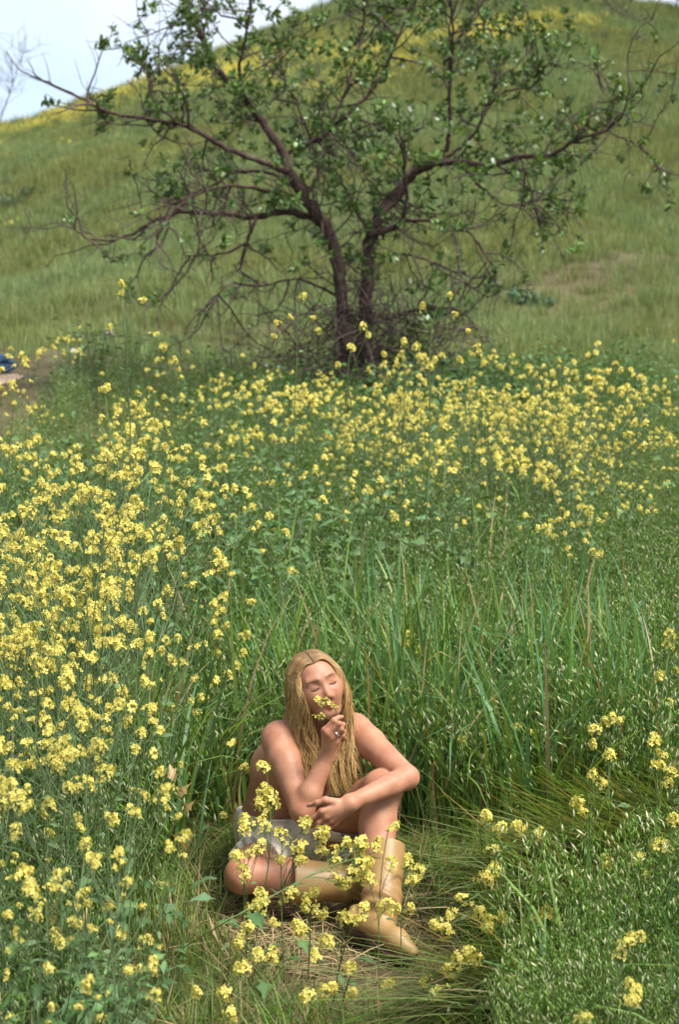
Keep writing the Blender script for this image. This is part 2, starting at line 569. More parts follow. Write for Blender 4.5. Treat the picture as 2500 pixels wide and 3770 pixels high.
HI = HEADM.T
head = [ell(hl(0, -0.018, 0.030), HI, np.array([0.075, 0.094, 0.085]) * HSC, 0.03),
        ell(hl(0, 0.020, -0.030), HI, np.array([0.063, 0.069, 0.086]) * HSC, 0.04),
        hseg((-0.012, 0.064, -0.098), (0.012, 0.064, -0.098), 0.016, 0.016, 0.026),
        hseg((-0.044, 0.008, -0.052), (-0.028, 0.045, -0.086), 0.019, 0.015, 0.03),
        hseg((0.044, 0.008, -0.052), (0.028, 0.045, -0.086), 0.019, 0.015, 0.03),
        hseg((-0.042, 0.050, -0.022), (-0.034, 0.062, -0.034), 0.024, 0.022, 0.034),
        hseg((0.042, 0.050, -0.022), (0.034, 0.062, -0.034), 0.024, 0.022, 0.034),
        hseg((-0.044, 0.068, 0.029), (-0.016, 0.080, 0.028), 0.0075, 0.0075, 0.018),
        hseg((0.044, 0.068, 0.029), (0.016, 0.080, 0.028), 0.0075, 0.0075, 0.018),
        hseg((0, 0.081, 0.016), (0, 0.1025, -0.0315), 0.0054, 0.0088, 0.016),
        hseg((-0.0125, 0.092, -0.039), (-0.012, 0.090, -0.040), 0.0068, 0.0068, 0.008),
        hseg((0.0125, 0.092, -0.039), (0.012, 0.090, -0.040), 0.0068, 0.0068, 0.008)]
eyes_cut = [hseg((s * 0.034, 0.096, 0.010), (s * 0.025, 0.100, 0.008), 0.0115, 0.010, 0.01) for s in (-1, 1)]
head2 = [hseg((s * 0.0330, 0.0685, 0.006), (s * 0.0315, 0.0690, 0.006), 0.0148, 0.0148, 0.004) for s in (-1, 1)]
head2 += [hseg((s * 0.022, 0.0785, -0.0690), (s * 0.004, 0.0865, -0.0655), 0.0030, 0.0052, 0.004) for s in (-1, 1)]
head2 += [hseg((s * 0.017, 0.0790, -0.0745), (0, 0.0855, -0.0760), 0.0040, 0.0062, 0.004) for s in (-1, 1)]
ears = [ell(hl(s * 0.076, -0.012, -0.010), HI, np.array([0.008, 0.017, 0.030]) * HSC, 0.008) for s in (-1, 1)]

PEL = (R_HP + L_HP) / 2 + np.array([0, 0.03, 0.0])
torso = [seg(R_HP + [-.01, .03, -.015], L_HP + [.01, .03, -.015], 0.104, 0.104),
         seg(PEL - sv * 0.045 + uz * 0.02, WAIST - sv * 0.045, 0.098, 0.078),
         seg(PEL + sv * 0.045 + uz * 0.02, WAIST + sv * 0.045, 0.098, 0.078),
         seg(WAIST - sv * 0.045, CHEST - sv * 0.062, 0.078, 0.090),
         seg(WAIST + sv * 0.045, CHEST + sv * 0.062, 0.078, 0.090),
         seg(CHEST - sv * 0.062, (R_SH * 0.55 + NECK * 0.45) - uz * 0.035, 0.086, 0.062),
         seg(CHEST + sv * 0.062, (L_SH * 0.55 + NECK * 0.45) - uz * 0.035, 0.086, 0.062),
         seg(R_SH + nrm(NECK - R_SH) * 0.02, NECK - uz * 0.012, 0.044, 0.052),
         seg(L_SH + nrm(NECK - L_SH) * 0.02, NECK - uz * 0.012, 0.044, 0.052),
         seg(NECK + [0, 0.01, -0.03], hl(0, -0.022, -0.05), 0.056, 0.047)]
legR = [seg(R_HP, R_KN, 0.078, 0.052), seg(R_KN, R_KN + (R_AN - R_KN) * 0.32 + [0, 0.015, 0], 0.050, 0.053),
        seg(R_KN + (R_AN - R_KN) * 0.32 + [0, 0.015, 0], R_AN, 0.053, 0.036)]
Lc = L_KN + (L_AN - L_KN) * 0.30 + np.array([-0.012, 0.022, 0.0])
legL = [seg(L_HP, L_KN, 0.090, 0.060), seg(L_KN + [0, -0.008, 0.0], Lc, 0.055, 0.053), seg(Lc, L_AN, 0.053, 0.036)]

def arm(sh, el, wr, up0, mid):
    return [seg(sh, sh + (el - sh) * 0.28, 0.050, 0.047), seg(sh + (el - sh) * 0.28, el, 0.047, 0.034), seg(el, el + (wr - el) * 0.30, 0.0340, 0.0335),
            seg(el + (wr - el) * 0.30, wr, 0.0335, 0.0220)]

def finger(pts, r0, r1, kk=0.006):
    n = len(pts) - 1
    rs = np.linspace(r0, r1, n + 1)
    return [seg(pts[i], pts[i + 1], rs[i], rs[i + 1], kk if i else 0.010) for i in range(n)]

armR, armL = arm(R_SH, R_EL, R_WR, 0, 0), arm(L_SH, L_EL, L_WR, 0, 0)
# right hand: back of the hand seen, fingers curled towards the mouth and pinching the sprig
rm = [U(1195, 2688, 4.030), U(1210, 2703, 4.022), U(1225, 2716, 4.026), U(1239, 2731, 4.036)]
handR = [seg(R_WR, rm[0], 0.0195, 0.0105, 0.012), seg(R_WR, rm[1], 0.0195, 0.0105, 0.012), seg(R_WR, rm[2], 0.0195, 0.0102, 0.012), seg(R_WR, rm[3], 0.019, 0.0092, 0.012)]
fR = [finger([rm[0], U(1229, 2651, 4.030), U(1247, 2641, 4.045), U(1260, 2639, 4.060)], 0.0084, 0.0060),
      finger([rm[1], U(1248, 2664, 4.018), U(1263, 2668, 4.040), U(1256, 2680, 4.062)], 0.0084, 0.0062),
      finger([rm[2], U(1257, 2685, 4.020), U(1266, 2695, 4.044), U(1256, 2704, 4.066)], 0.0080, 0.0060),
      finger([rm[3], U(1262, 2708, 4.036), U(1268, 2718, 4.055), U(1260, 2726, 4.072)], 0.0073, 0.0055)]
fR.append(finger([U(1215, 2745, 4.075), U(1226, 2690, 4.090), U(1234, 2662, 4.078), U(1241, 2641, 4.066)], 0.0115, 0.0064))
# left hand: laid over the other forearm at the elbow
lm = [U(1184, 2986, 3.925), U(1200, 3006, 3.928), U(1217, 3021, 3.938), U(1233, 3031, 3.952)]
handL = [seg(L_WR, lm[0], 0.0195, 0.0105, 0.012), seg(L_WR, lm[1], 0.0195, 0.0105, 0.012), seg(L_WR, lm[2], 0.0195, 0.0102, 0.012), seg(L_WR, lm[3], 0.019, 0.0092, 0.012)]
fL = [finger([lm[0], U(1151, 3010, 3.930), U(1133, 3022, 3.945), U(1121, 3029, 3.962)], 0.0084, 0.0058),
      finger([lm[1], U(1172, 3028, 3.930), U(1154, 3039, 3.945), U(1140, 3047, 3.962)], 0.0084, 0.0058),
      finger([lm[2], U(1193, 3043, 3.938), U(1180, 3053, 3.952), U(1168, 3061, 3.968)], 0.0080, 0.0056),
      finger([lm[3], U(1214, 3049, 3.952), U(1204, 3057, 3.962), U(1195, 3063, 3.975)], 0.0073, 0.0052),
      finger([U(1245, 2955, 3.945), U(1198, 2946, 3.928), U(1168, 2956, 3.928), U(1135, 2965, 3.940)], 0.0125, 0.0066)]

def body_fn(P):
    t = geval(P, torso, 0.035)
    h = geval(P, head, 0.02)
    m = h < 0.9
    if m.any():
        S = P[m]
        hh = h[m]
        for c in eyes_cut:
            hh = smax(hh, -pdist(c, S), 0.016)
        for c in head2 + ears:
            hh = smin(hh, pdist(c, S), c[5])
        h[m] = hh
    d = smin(t, h, 0.018)
    d = smin(d, geval(P, legR, 0.02), 0.035)
    d = smin(d, geval(P, legL, 0.02), 0.035)
    for a, hd, fs in ((armR, handR, fR), (armL, handL, fL)):
        d = smin(d, geval(P, a[:1], 0.02), 0.04)
        full = geval(P, a, 0.014)
        full = smin(full, geval(P, hd, 0.012), 0.016)
        for f in fs:
            full = smin(full, geval(P, f, 0.006), 0.006)
        d = smin(d, full, 0.004)
    return d

VOX = 0.0028
V, Q = surface(body_fn, (-0.50, 3.83, -0.05), (0.40, 4.70, 0.86), VOX)
# tints of the skin itself (nostrils and lip crease are painted shade): hair on the scalp, lips, flushed cheeks, nose, knuckles, knees, elbows
loc = (V - HEAD) @ HEADM / HSC
C = np.ones((len(V), 3)) * np.array([1.0, 1.0, 1.0])
def tint(mask, c):
    global C
    C = C * (1 - mask[:, None]) + C * np.asarray(c) * mask[:, None]
def blob(x, y, z, r):
    return np.exp(-(((loc - np.array([x, y, z])) / np.asarray(r)) ** 2).sum(1))
for s in (-1, 1):
    tint(0.55 * blob(s * 0.040, 0.065, -0.028, (0.022, 0.04, 0.018)), (1.02, 0.66, 0.62))
    tint(0.30 * blob(s * 0.033, 0.080, 0.009, (0.016, 0.02, 0.009)), (0.82, 0.66, 0.62))
    tint(0.9 * blob(s * 0.033, 0.083, -0.0010, (0.0150, 0.02, 0.0028)), (0.28, 0.20, 0.18))
    tint(0.75 * blob(s * 0.031, 0.078, 0.0290, (0.019, 0.02, 0.0042)), (0.52, 0.42, 0.36))
    tint(0.85 * blob(s * 0.007, 0.098, -0.0475, (0.004, 0.01, 0.003)), (0.45, 0.28, 0.25))  # nostrils: shade of the openings put into the skin colour
tint(0.45 * blob(0, 0.104, -0.030, (0.014, 0.02, 0.014)), (1.0, 0.72, 0.68))
lip = np.clip(1.25 * np.exp(-((loc[:, 0] / 0.025) ** 4 + ((loc[:, 2] + 0.0710) / 0.0085) ** 4)), 0, 1) * (loc[:, 1] > 0.06)
tint(lip, (0.90, 0.56, 0.55))
tint(0.9 * np.exp(-((loc[:, 0] / 0.026) ** 4 + ((loc[:, 2] + 0.0712 - 4.0 * loc[:, 0] ** 2) / 0.0016) ** 2)) * (loc[:, 1] > 0.06), (0.42, 0.26, 0.26))  # painted shade in the crease between the closed lips
for p, r in ((R_KN, 0.06), (L_KN, 0.07), (R_EL, 0.05), (L_EL, 0.05), (R_SH, 0.07), (L_SH, 0.07)):
    tint(0.35 * np.exp(-(np.linalg.norm(V - p, axis=1) / r) ** 2), (1.05, 0.80, 0.76))
for q in rm + lm + [f[1][1] for f in fR[:4] + fL[:4]]:
    tint(0.5 * np.exp(-(np.linalg.norm(V - q, axis=1) / 0.012) ** 2), (1.03, 0.74, 0.70))
for f in fR + fL:
    tint(0.45 * np.exp(-(np.linalg.norm(V - f[-1][2], axis=1) / 0.008) ** 2), (1.25, 1.05, 1.05))
hairline = (loc[:, 2] > 0.080 - 5.5 * loc[:, 0] ** 2) & (loc[:, 1] < 0.085) | ((loc[:, 1] < 0.012) & (loc[:, 2] > -0.06))
hairline &= (np.linalg.norm(V - HEAD, axis=1) < 0.15)
C[hairline] = np.array([0.85, 0.90, 0.75])

M_SKIN = noise_mat('skin', [(0.25, (0.33, 0.142, 0.078)), (0.75, (0.45, 0.222, 0.136))], 22, 0.52, 0.16, spec=0.35, bscale=260, attr=True, subsurf=0.22, bdist=0.002)
C = C * (1 + 0.05 * RNG.normal(0, 1, (len(V), 1)) + 0.05 * np.sin(V[:, :1] * 61 + 3 * np.sin(V[:, 1:2] * 43)) * np.sin(V[:, 2:3] * 57 + 2 * np.sin(V[:, :1] * 37)) * np.array([0.4, 1, 1]))
mb = MB()
mb.add(V, Q, None, np.clip(C, 0, 1.4))
person = empty('person', (-0.15, 4.4, 0), 'barefaced young woman with long blond hair sitting in trampled grass smelling a yellow sprig', 'person')
person['label'] = 'woman with long blond hair sitting in trampled grass, eyes closed, smelling a yellow sprig'
pinv = Matrix.Translation(-person.location)

def pchild(mbuild, name, mat, par=None, smooth=True):
    o = mbuild.build(name, mat, par or person, smooth)
    if par is None:
        o.matrix_parent_inverse = pinv
    return o

pchild(mb, 'body', M_SKIN)

# ---- eyebrows and lashes
M_BROW = noise_mat('brow_hair', [(0.3, (0.13, 0.075, 0.04)), (0.7, (0.20, 0.12, 0.06))], 80, 0.7, 0.1)
M_LASH = noise_mat('lash_hair', [(0.3, (0.05, 0.028, 0.018)), (0.7, (0.08, 0.045, 0.03))], 80, 0.7, 0.1)
def to_face(x, z, push):
    """a point of the face surface seen from the front (head space x, z)"""
    P = np.array([hl(x, yy, z) for yy in np.linspace(0.12, 0.03, 60)])
    d = body_fn(P)
    i = int(np.argmax(d < 0)) if (d < 0).any() else 40
    return P[i] + HEADM[:, 1] * push
for s in (-1, 1):
    b = MB()
    for t in np.linspace(0, 1, 15):
        x = s * (0.013 + 0.034 * t)
        z = 0.0265 + 0.0050 * math.sin(t * 2.3) - 0.0035 * t
        p = to_face(x, z, 0.0006)
        e = to_face(x + s * 0.005, z + 0.0016 * (1 - 1.6 * t), 0.0009)
        tube(b, np.array([p, (p + e) / 2, e]), np.array([0.0014, 0.0015, 0.0004]) * (1 - 0.5 * t), (1, 1, 1), 3)
    pchild(b, 'eyebrow', M_BROW)
    b = MB()
    ln = []
    for t in np.linspace(0, 1, 15):
        x = s * (0.020 + 0.027 * t)
        z = 0.0020 - 0.0050 * math.sin(t * math.pi) - 0.001 * t
        p = to_face(x, z, 0.0004)
        ln.append(p)
        e = p + HEADM @ np.array([s * 0.0018 * (t - 0.3), 0.0026, -0.0028])
        tube(b, np.array([p, (p + e) / 2, e]), [0.0005, 0.0004, 0.0002], (0.7, 0.7, 0.7), 3)
    tube(b, np.array(ln), 0.0018, (0.7, 0.7, 0.7), 4)
    pchild(b, 'eyelashes', M_LASH)

# ---- hair: locks fall from the centre parting, down both sides over the chest
M_HAIR, nt, out = new_mat('blond_hair')
N, L = nt.nodes, nt.links
at = N.new('ShaderNodeAttribute'); at.attribute_name = 'col'
bs = N.new('ShaderNodeBsdfPrincipled')
bs.inputs['Roughness'].default_value = 0.42
bs.inputs['Specular IOR Level'].default_value = 0.45
L.new(at.outputs['Color'], bs.inputs['Base Color']); L.new(bs.outputs[0], out.inputs['Surface'])
hair = MB()
outL = [U(1062, 2600, 4.25), U(1068, 2690, 4.19), U(1086, 2765, 4.16), U(1118, 2850, 4.15), U(1150, 2912, 4.14)]
innL = [U(1120, 2625, 4.14), U(1140, 2690, 4.16), U(1160, 2770, 4.17), U(1172, 2850, 4.17), U(1168, 2920, 4.16)]
outR = [U(1286, 2580, 4.28), U(1293, 2670, 4.25), U(1303, 2760, 4.22), U(1322, 2840, 4.20), U(1330, 2905, 4.19)]
innR = [U(1252, 2620, 4.15), U(1248, 2690, 4.20), U(1236, 2780, 4.20), U(1232, 2860, 4.19), U(1240, 2930, 4.18)]

def skull(x, y, z, push):
    p = np.array([x, y, z]) - np.array([0, -0.018, 0.030])
    k = np.linalg.norm(p / np.array([0.075, 0.094, 0.085]))
    return np.array([0, -0.018, 0.030]) + p / k * (1 + push / 0.085)

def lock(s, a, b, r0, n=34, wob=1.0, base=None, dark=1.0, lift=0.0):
    """s side, a 0 front .. 1 back of the parting, b 0 outer .. 1 inner edge of the fall"""
    y0 = 0.062 - 0.135 * a
    f = 0.5 + 0.5 * math.cos(a * math.pi)
    up = [hl(*skull(s * 0.0012 - 0.003, y0, 0.115 - 0.03 * (1 - a) ** 2, 0.0035)),
          hl(*skull(s * 0.036, y0 * 0.92 + 0.004 * f, 0.098 - 0.006 * f, 0.0035 + RNG.uniform(0, 0.003))),
          hl(*skull(s * 0.068, y0 * 0.72 + 0.016 * f - 0.012, 0.062 - 0.008 * f, 0.006 + RNG.uniform(0, 0.004)))]
    ya = 0.046 * f - 0.075 * (1 - f)
    sidex = 0.081 + 0.010 * (1 - abs(2 * a - 1)) - 0.008 * f
    up.append(hl(s * (sidex + RNG.uniform(0, 0.004)), ya, 0.008))
    o, i_ = (outL, innL) if s < 0 else (outR, innR)
    lowv = [o[k] * (1 - b) + i_[k] * b + np.array([0, (0.035 if k < 2 else 0.012) * a, 0]) for k in range(5)]
    jaw = hl(s * (sidex + 0.008 - 0.010 * f), ya - 0.004, -0.060)
    lowv[0] = lowv[0] * 0.45 + jaw * 0.55
    lowv[1] = lowv[1] * 0.85 + jaw * 0.15 + np.array([0, 0, -0.012])
    endk = RNG.uniform(0.62, 1.08)
    pts = spline(up + lowv, n)
    m = int(n * min(endk, 1.0)) if endk < 1 else n
    m = max(m, int(n * 0.75))
    pts = pts[:m]
    t = np.linspace(0, 1, m)
    ph, fr = RNG.uniform(0, 6.28) if base is None else base * 1.9 + RNG.uniform(-0.35, 0.35), (2.9 + 0.5 * math.sin((base or 0) * 3.1)) + RNG.uniform(-0.08, 0.08)
    amp = 0.0150 * wob * np.clip((t - 0.24) / 0.45, 0, 1)
    pts = pts + (np.sin(t * fr * 6.28 / 1.5 + ph) * amp)[:, None] * np.array([1, 0.15, 0]) + (np.cos(t * fr * 6.28 / 1.7 + ph * 1.7) * amp * 0.7)[:, None] * np.array([0, 1, 0])
    pts = pts + (np.clip(t * 6, 0, 1) * lift)[:, None] * np.array([0.25 * s, -0.8, 0.3])
    rad = r0 * np.interp(t, [0, 0.08, 0.5, 0.85, 1], [0.55, 0.9, 1.0, 0.7, 0.12])
    tone = RNG.uniform(0, 1)
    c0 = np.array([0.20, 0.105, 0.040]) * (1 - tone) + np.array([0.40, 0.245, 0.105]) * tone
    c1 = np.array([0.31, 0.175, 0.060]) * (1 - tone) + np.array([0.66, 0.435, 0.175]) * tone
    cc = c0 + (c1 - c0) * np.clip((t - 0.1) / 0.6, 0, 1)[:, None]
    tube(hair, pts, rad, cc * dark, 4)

for s in (-1, 1):
    nn = 120
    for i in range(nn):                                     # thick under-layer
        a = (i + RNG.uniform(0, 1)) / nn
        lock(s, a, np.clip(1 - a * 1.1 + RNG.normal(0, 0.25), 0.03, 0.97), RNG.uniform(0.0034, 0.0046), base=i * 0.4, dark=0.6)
    nn = 430
    for i in range(nn):
        a = (i + RNG.uniform(0, 1)) / nn
        b = np.clip(1 - a * 1.15 + RNG.normal(0, 0.24), 0, 1)
        lock(s, a, b, RNG.uniform(0.0008, 0.0020), base=round(b * 6) * 1.3, lift=0.004)
    for i in range(220):
        a = RNG.uniform(0, 1)
        lock(s, a, np.clip(1 - a + RNG.normal(0, 0.35), -0.08, 1.1), RNG.uniform(0.0005, 0.0009), wob=1.25, lift=0.006, base=round(a * 6) * 1.3)
# back of the head
for i in range(120):
    u = RNG.uniform(-1, 1)
    p = [hl(*skull(u * 0.01, -0.045, 0.112, 0.004)), hl(*skull(u * 0.055, -0.085, 0.07, 0.008)), hl(u * 0.074, -0.110, 0.01),
         hl(u * 0.078, -0.105, -0.07), NECK + np.array([u * 0.085, 0.075, 0.03]), NECK + np.array([u * 0.095, 0.115, -0.09]), NECK + np.array([u * 0.09 - 0.02, 0.135, -0.20 - RNG.uniform(0, 0.06)])]
    tone = RNG.uniform(0, 1)
    tube(hair, spline(p, 20), np.interp(np.linspace(0, 1, 20), [0, 0.5, 1], [0.003, 0.0042, 0.0008]),
         np.array([0.25, 0.15, 0.06]) * (1 - tone) + np.array([0.45, 0.30, 0.14]) * tone, 5)
pchild(hair, 'hair', M_HAIR)

# ---- linen shorts
M_LINEN = noise_mat('linen', [(0.3, (0.57, 0.51, 0.42)), (0.7, (0.70, 0.63, 0.53))], 30, 0.9, 0.5, bscale=420, attr=True, bdist=0.003)
wu = nrm(nrm(WAIST - PEL) + 1.2 * uz + 0.75 * sv + 0.2 * fv)
hemR, dR = R_HP + (R_KN - R_HP) * 0.60, nrm(R_KN - R_HP)
hemL, dL = L_HP + (L_KN - L_HP) * 0.32, nrm(L_KN - L_HP)
wtop = WAIST + wu * 0.026
sh_t = [seg(R_HP + [-.01, .03, -.015], L_HP + [.01, .03, -.015], 0.104, 0.104),
        seg(PEL - sv * 0.045 + uz * 0.02, WAIST - sv * 0.045 + wu * 0.05, 0.098, 0.076),
        seg(PEL + sv * 0.045 + uz * 0.02, WAIST + sv * 0.045 + wu * 0.05, 0.098, 0.076)]

def folds(P):
    return (0.0030 * np.sin(P[:, 0] * 70 + P[:, 2] * 45 + 2 * np.sin(P[:, 1] * 30)) + 0.0022 * np.sin(P[:, 1] * 95 - P[:, 2] * 60 + 1.5 * np.sin(P[:, 0] * 50)))

def lower_fn(P):
    d = geval(P, torso, 0.035, 0.12)
    d = smin(d, geval(P, legR, 0.02, 0.12), 0.035)
    return smin(d, geval(P, legL, 0.02, 0.12), 0.035)

def shorts_fn(P):
    d = lower_fn(P)
    r_, l_ = pdist(legR[0], P), pdist(legL[0], P)
    for hem, dd, a, b in ((hemR, dR, r_, l_), (hemL, dL, l_, r_)):
        q = (P - hem) @ dd
        d = d - 0.010 * np.clip((q + 0.10) / 0.10, 0, 1) * (a < b)
    d = d - 0.011 + folds(P)
    for hem, dd, a, b in ((hemR, dR, r_, l_), (hemL, dL, l_, r_)):
        q = (P - hem) @ dd + 0.005 * np.sin(P[:, 0] * 160 + P[:, 2] * 120)
        d = np.maximum(d, -np.maximum(-q, a - b))
    return np.maximum(d, (P - wtop) @ wu)

V, Q = surface(shorts_fn, (-0.46, 3.98, -0.04), (0.14, 4.70, 0.32), 0.0034)
cs = np.ones((len(V), 3))
SV = V
mb = MB(); mb.add(V, Q, None, cs)
shorts = pchild(mb, 'shorts', M_LINEN)

def band_fn(P):
    low = lower_fn(P)
    d = low - 0.0165 + 0.4 * folds(P)
    k = (P - wtop) @ wu
    d = np.maximum(d, k - 0.002)
    d = np.maximum(d, -(k + 0.032))
    return np.maximum(d, -(low - 0.004))
V, Q = surface(band_fn, (-0.46, 4.20, 0.05), (0.14, 4.70, 0.34), 0.0034)
mb = MB(); mb.add(V, Q, None, np.ones((len(V), 3)) * 0.95)
pchild(mb, 'waistband', M_LINEN, shorts).matrix_parent_inverse = Matrix.Identity(4)
fr = MB()                                                   # frayed hem threads
ra_, rb_ = pdist(legR[0], SV), pdist(legL[0], SV)
for hem, dd, near in ((hemR, dR, ra_ < rb_), (hemL, dL, rb_ < ra_)):
    q_ = (SV - hem) @ dd
    for i in RNG.permutation(np.flatnonzero(near & (np.abs(q_) < 0.007) & (SV[:, 2] > 0.01)))[:330]:
        p = SV[i] - dd * 0.002
        q = p + dd * RNG.uniform(0.008, 0.020) + RNG.normal(0, 0.003, 3) + [0, 0, -0.003]
        tube(fr, np.array([p, (p + q) / 2 + RNG.normal(0, 0.0012, 3), q]), [0.0011, 0.0009, 0.0004], (1.08, 1.08, 1.06), 3)
pchild(fr, 'frayed_hem', M_LINEN, shorts)['kind'] = 'stuff'

# ---- ring
rg = MB()
rp_ = rm[2] * 0.45 + U(1257, 2685, 4.020) * 0.55
ax_ = nrm(U(1257, 2685, 4.020) - rm[2])
e1 = nrm(np.cross(ax_, [0, 0, 1])); e2 = np.cross(ax_, e1)
an = np.linspace(0, 2 * math.pi, 25)
tube(rg, rp_ + 0.0098 * (np.cos(an)[:, None] * e1 + np.sin(an)[:, None] * e2), 0.0016, (1, 1, 1), 6)
M_SILVER, nt, out = new_mat('silver')
bs = nt.nodes.new('ShaderNodeBsdfPrincipled')
bs.inputs['Metallic'].default_value = 1; bs.inputs['Roughness'].default_value = 0.25
bs.inputs['Base Color'].default_value = (0.8, 0.78, 0.74, 1)
nt.links.new(bs.outputs[0], out.inputs['Surface'])
pchild(rg, 'ring', M_SILVER)

# ---- boots: tan leather, dark sole, stacked heel
M_LEATHER = noise_mat('tan_leather', [(0.25, (0.26, 0.142, 0.052)), (0.55, (0.34, 0.205, 0.082)), (0.8, (0.40, 0.25, 0.11))], 9, 0.42, 0.25, spec=0.4, bscale=120, attr=True, bdist=0.003)
M_SOLE = noise_mat('boot_sole', [(0.3, (0.06, 0.03, 0.028)), (0.7, (0.12, 0.065, 0.055))], 40, 0.6, 0.3, attr=True)

def make_boot(ground, toe, ankle, top, up, r_top, label=None):
    """ground: point under the heel; toe: ground point under the toe; shaft from ankle to top"""
    fd = nrm(toe - ground); sd = nrm(np.cross(up, fd))
    Lf = np.linalg.norm(toe - ground)
    at_ = lambda f, s, z: ground + fd * f + sd * s + up * z
    ball = at_(Lf * 0.70, 0, 0.040)
    prims = [seg(at_(-0.008, 0, 0.064), ankle - up * 0.01, 0.028, 0.037, 0.02),
             seg(ankle - up * 0.01, ankle * 0.72 + top * 0.28, 0.034, 0.052, 0.03), seg(ankle * 0.72 + top * 0.28, top + (top - ankle) * 0.15, 0.052, r_top, 0.03),
             seg(at_(0.0, 0, 0.060), ball, 0.028, 0.027, 0.02), seg(ankle - up * 0.012 + fd * 0.006, ball - fd * 0.03 + up * 0.004, 0.033, 0.024, 0.02),
             seg(ball - sd * 0.006, at_(Lf - 0.006, -0.003, 0.024), 0.027, 0.0115, 0.02), seg(ball + sd * 0.006, at_(Lf - 0.006, 0.003, 0.024), 0.027, 0.0115, 0.02)]
    sa = nrm(top - ankle); Ls = np.linalg.norm(top - ankle)
    def sole_z(f):
        return np.interp(f, [-0.05, 0.03, 0.09, Lf * 0.62, Lf * 0.9, Lf + 0.02], [0.044, 0.042, 0.027, 0.010, 0.012, 0.020])
    def fn(P):
        d = geval(P, prims, 0.02, 0.1)
        k = (P - ankle) @ sa
        w = np.exp(-((k - 0.05) / 0.04) ** 2)
        d = d + 0.0030 * w * np.sin(k * 150 + 2.0 * ((P - ankle) @ sd) * 30 + ((P - ankle) @ fd) * 22)
        d = np.maximum(d, k - Ls)
        inner = pdist(seg(ankle * 0.5 + top * 0.5, top + sa * 0.1, 0.036, r_top - 0.004), P)
        d = np.maximum(d, -inner)
        f = (P - ground) @ fd
        return np.maximum(d, sole_z(f) - (P - ground) @ up)
    pts = np.array([ground, toe, ankle, top, at_(-0.05, 0, 0)])
    V, Q = surface(fn, pts.min(0) - 0.11, pts.max(0) + 0.11, 0.0033)
    c = np.ones((len(V), 3))
    k = (V - ankle) @ sa; s_ = (V - ankle) @ sd; f_ = (V - ankle) @ fd
    seam = np.exp(-((f_ + 0.004) / 0.0022) ** 2) * (k > 0.03) + np.exp(-((k - 0.012 - 0.030 * np.cos(np.clip(f_ * 28, -3.1, 3.1))) / 0.0022) ** 2) * (f_ > -0.02)
    c *= (1 - 0.4 * np.clip(seam, 0, 1))[:, None]           # stitched seams and the curved vamp line
    mb = MB(); mb.add(V, Q, None, c)
    bo = pchild(mb, 'boot', M_LEATHER)
    if label:
        bo['label'] = label
    so, he = MB(), MB()
    fs = np.linspace(-0.036, Lf + 0.004, 26)
    hw = np.interp(fs, [-0.036, -0.026, 0.0, 0.05, Lf * 0.66, Lf * 0.85, Lf - 0.008, Lf + 0.004], [0.012, 0.029, 0.036, 0.032, 0.042, 0.037, 0.022, 0.010])
    ring = []
    for f, w in zip(fs, hw):
        z = sole_z(f)
        ring.append([at_(f, -w, z + 0.002), at_(f, w, z + 0.002), at_(f, w, z - 0.013), at_(f, -w, z - 0.013)])
    R_ = np.array(ring).reshape(-1, 3)
    q = [[i * 4 + a, i * 4 + (a + 1) % 4, i * 4 + 4 + (a + 1) % 4, i * 4 + 4 + a] for i in range(25) for a in range(4)]
    q += [[3, 2, 1, 0], [100, 101, 102, 103]]
    so.add(R_, q, None, (1, 1, 1))
    pchild(so, 'sole', M_SOLE, bo, False)
    for z0, z1, sh in ((0.0, 0.0105, 0.55), (0.0105, 0.0215, 1.25), (0.0215, 0.0345, 0.95)):   # stacked layers
        lay = []
        for z in (z0, z1 - 0.0008):
            g = 1 + z * 5
            for f, w in ((-0.030 * g, 0.014), (-0.022 * g, 0.025 * g), (0.0, 0.028 * g), (0.026, 0.027 * g)):
                lay.append(at_(f, w, z))
            for f, w in ((0.026, 0.027 * g), (0.0, 0.028 * g), (-0.022 * g, 0.025 * g), (-0.030 * g, 0.014)):
                lay.append(at_(f, -w, z))
        qq = [[i, (i + 1) % 8, 8 + (i + 1) % 8, 8 + i] for i in range(8)] + [[0, 7, 6, 1], [1, 6, 5, 2], [2, 5, 4, 3], [8, 9, 14, 15], [9, 10, 13, 14], [10, 11, 12, 13]]
        he.add(np.array(lay), qq, None, np.array([1.25, 1.05, 0.95]) * sh)
    pchild(he, 'heel', M_SOLE, bo, False)
    return bo

gL = Ug(1318, 3486) + [0, 0, 0.024]; tL = Ug(1526, 3566) + [0, 0, 0.022]
make_boot(gL, tL, L_AN, U(1420, 3112, 4.035), uz, 0.060, 'upright boot planted on its sole')
gR = np.array([0.095, 4.12, 0.045]); tR = gR + np.array([-0.02, 0.20, 0.0])
upR = nrm(U(1100, 3250, 4.06) - R_AN + np.array([0, 0, 0.02]))
upR = nrm(upR - nrm(tR - gR) * (upR @ nrm(tR - gR)))
make_boot(R_AN - upR * 0.09, R_AN - upR * 0.09 + nrm(tR - gR) * 0.20, R_AN, U(1072, 3243, 4.06), upR, 0.070, 'boot lying sideways on the grass')
# ================================================================== vegetation
GREEN_A, GREEN_B, GREEN_C = (0.110, 0.192, 0.034), (0.165, 0.252, 0.055), (0.082, 0.160, 0.034)
BLUEGREEN = (0.085, 0.190, 0.070)
STRAW = (0.36, 0.27, 0.14)
OAT = (0.62, 0.62, 0.42)
PETAL = (0.77, 0.66, 0.165)

def hide_coll(name, objs):
    c = bpy.data.collections.new(name)
    for o in objs:
        c.objects.link(o)
    return c

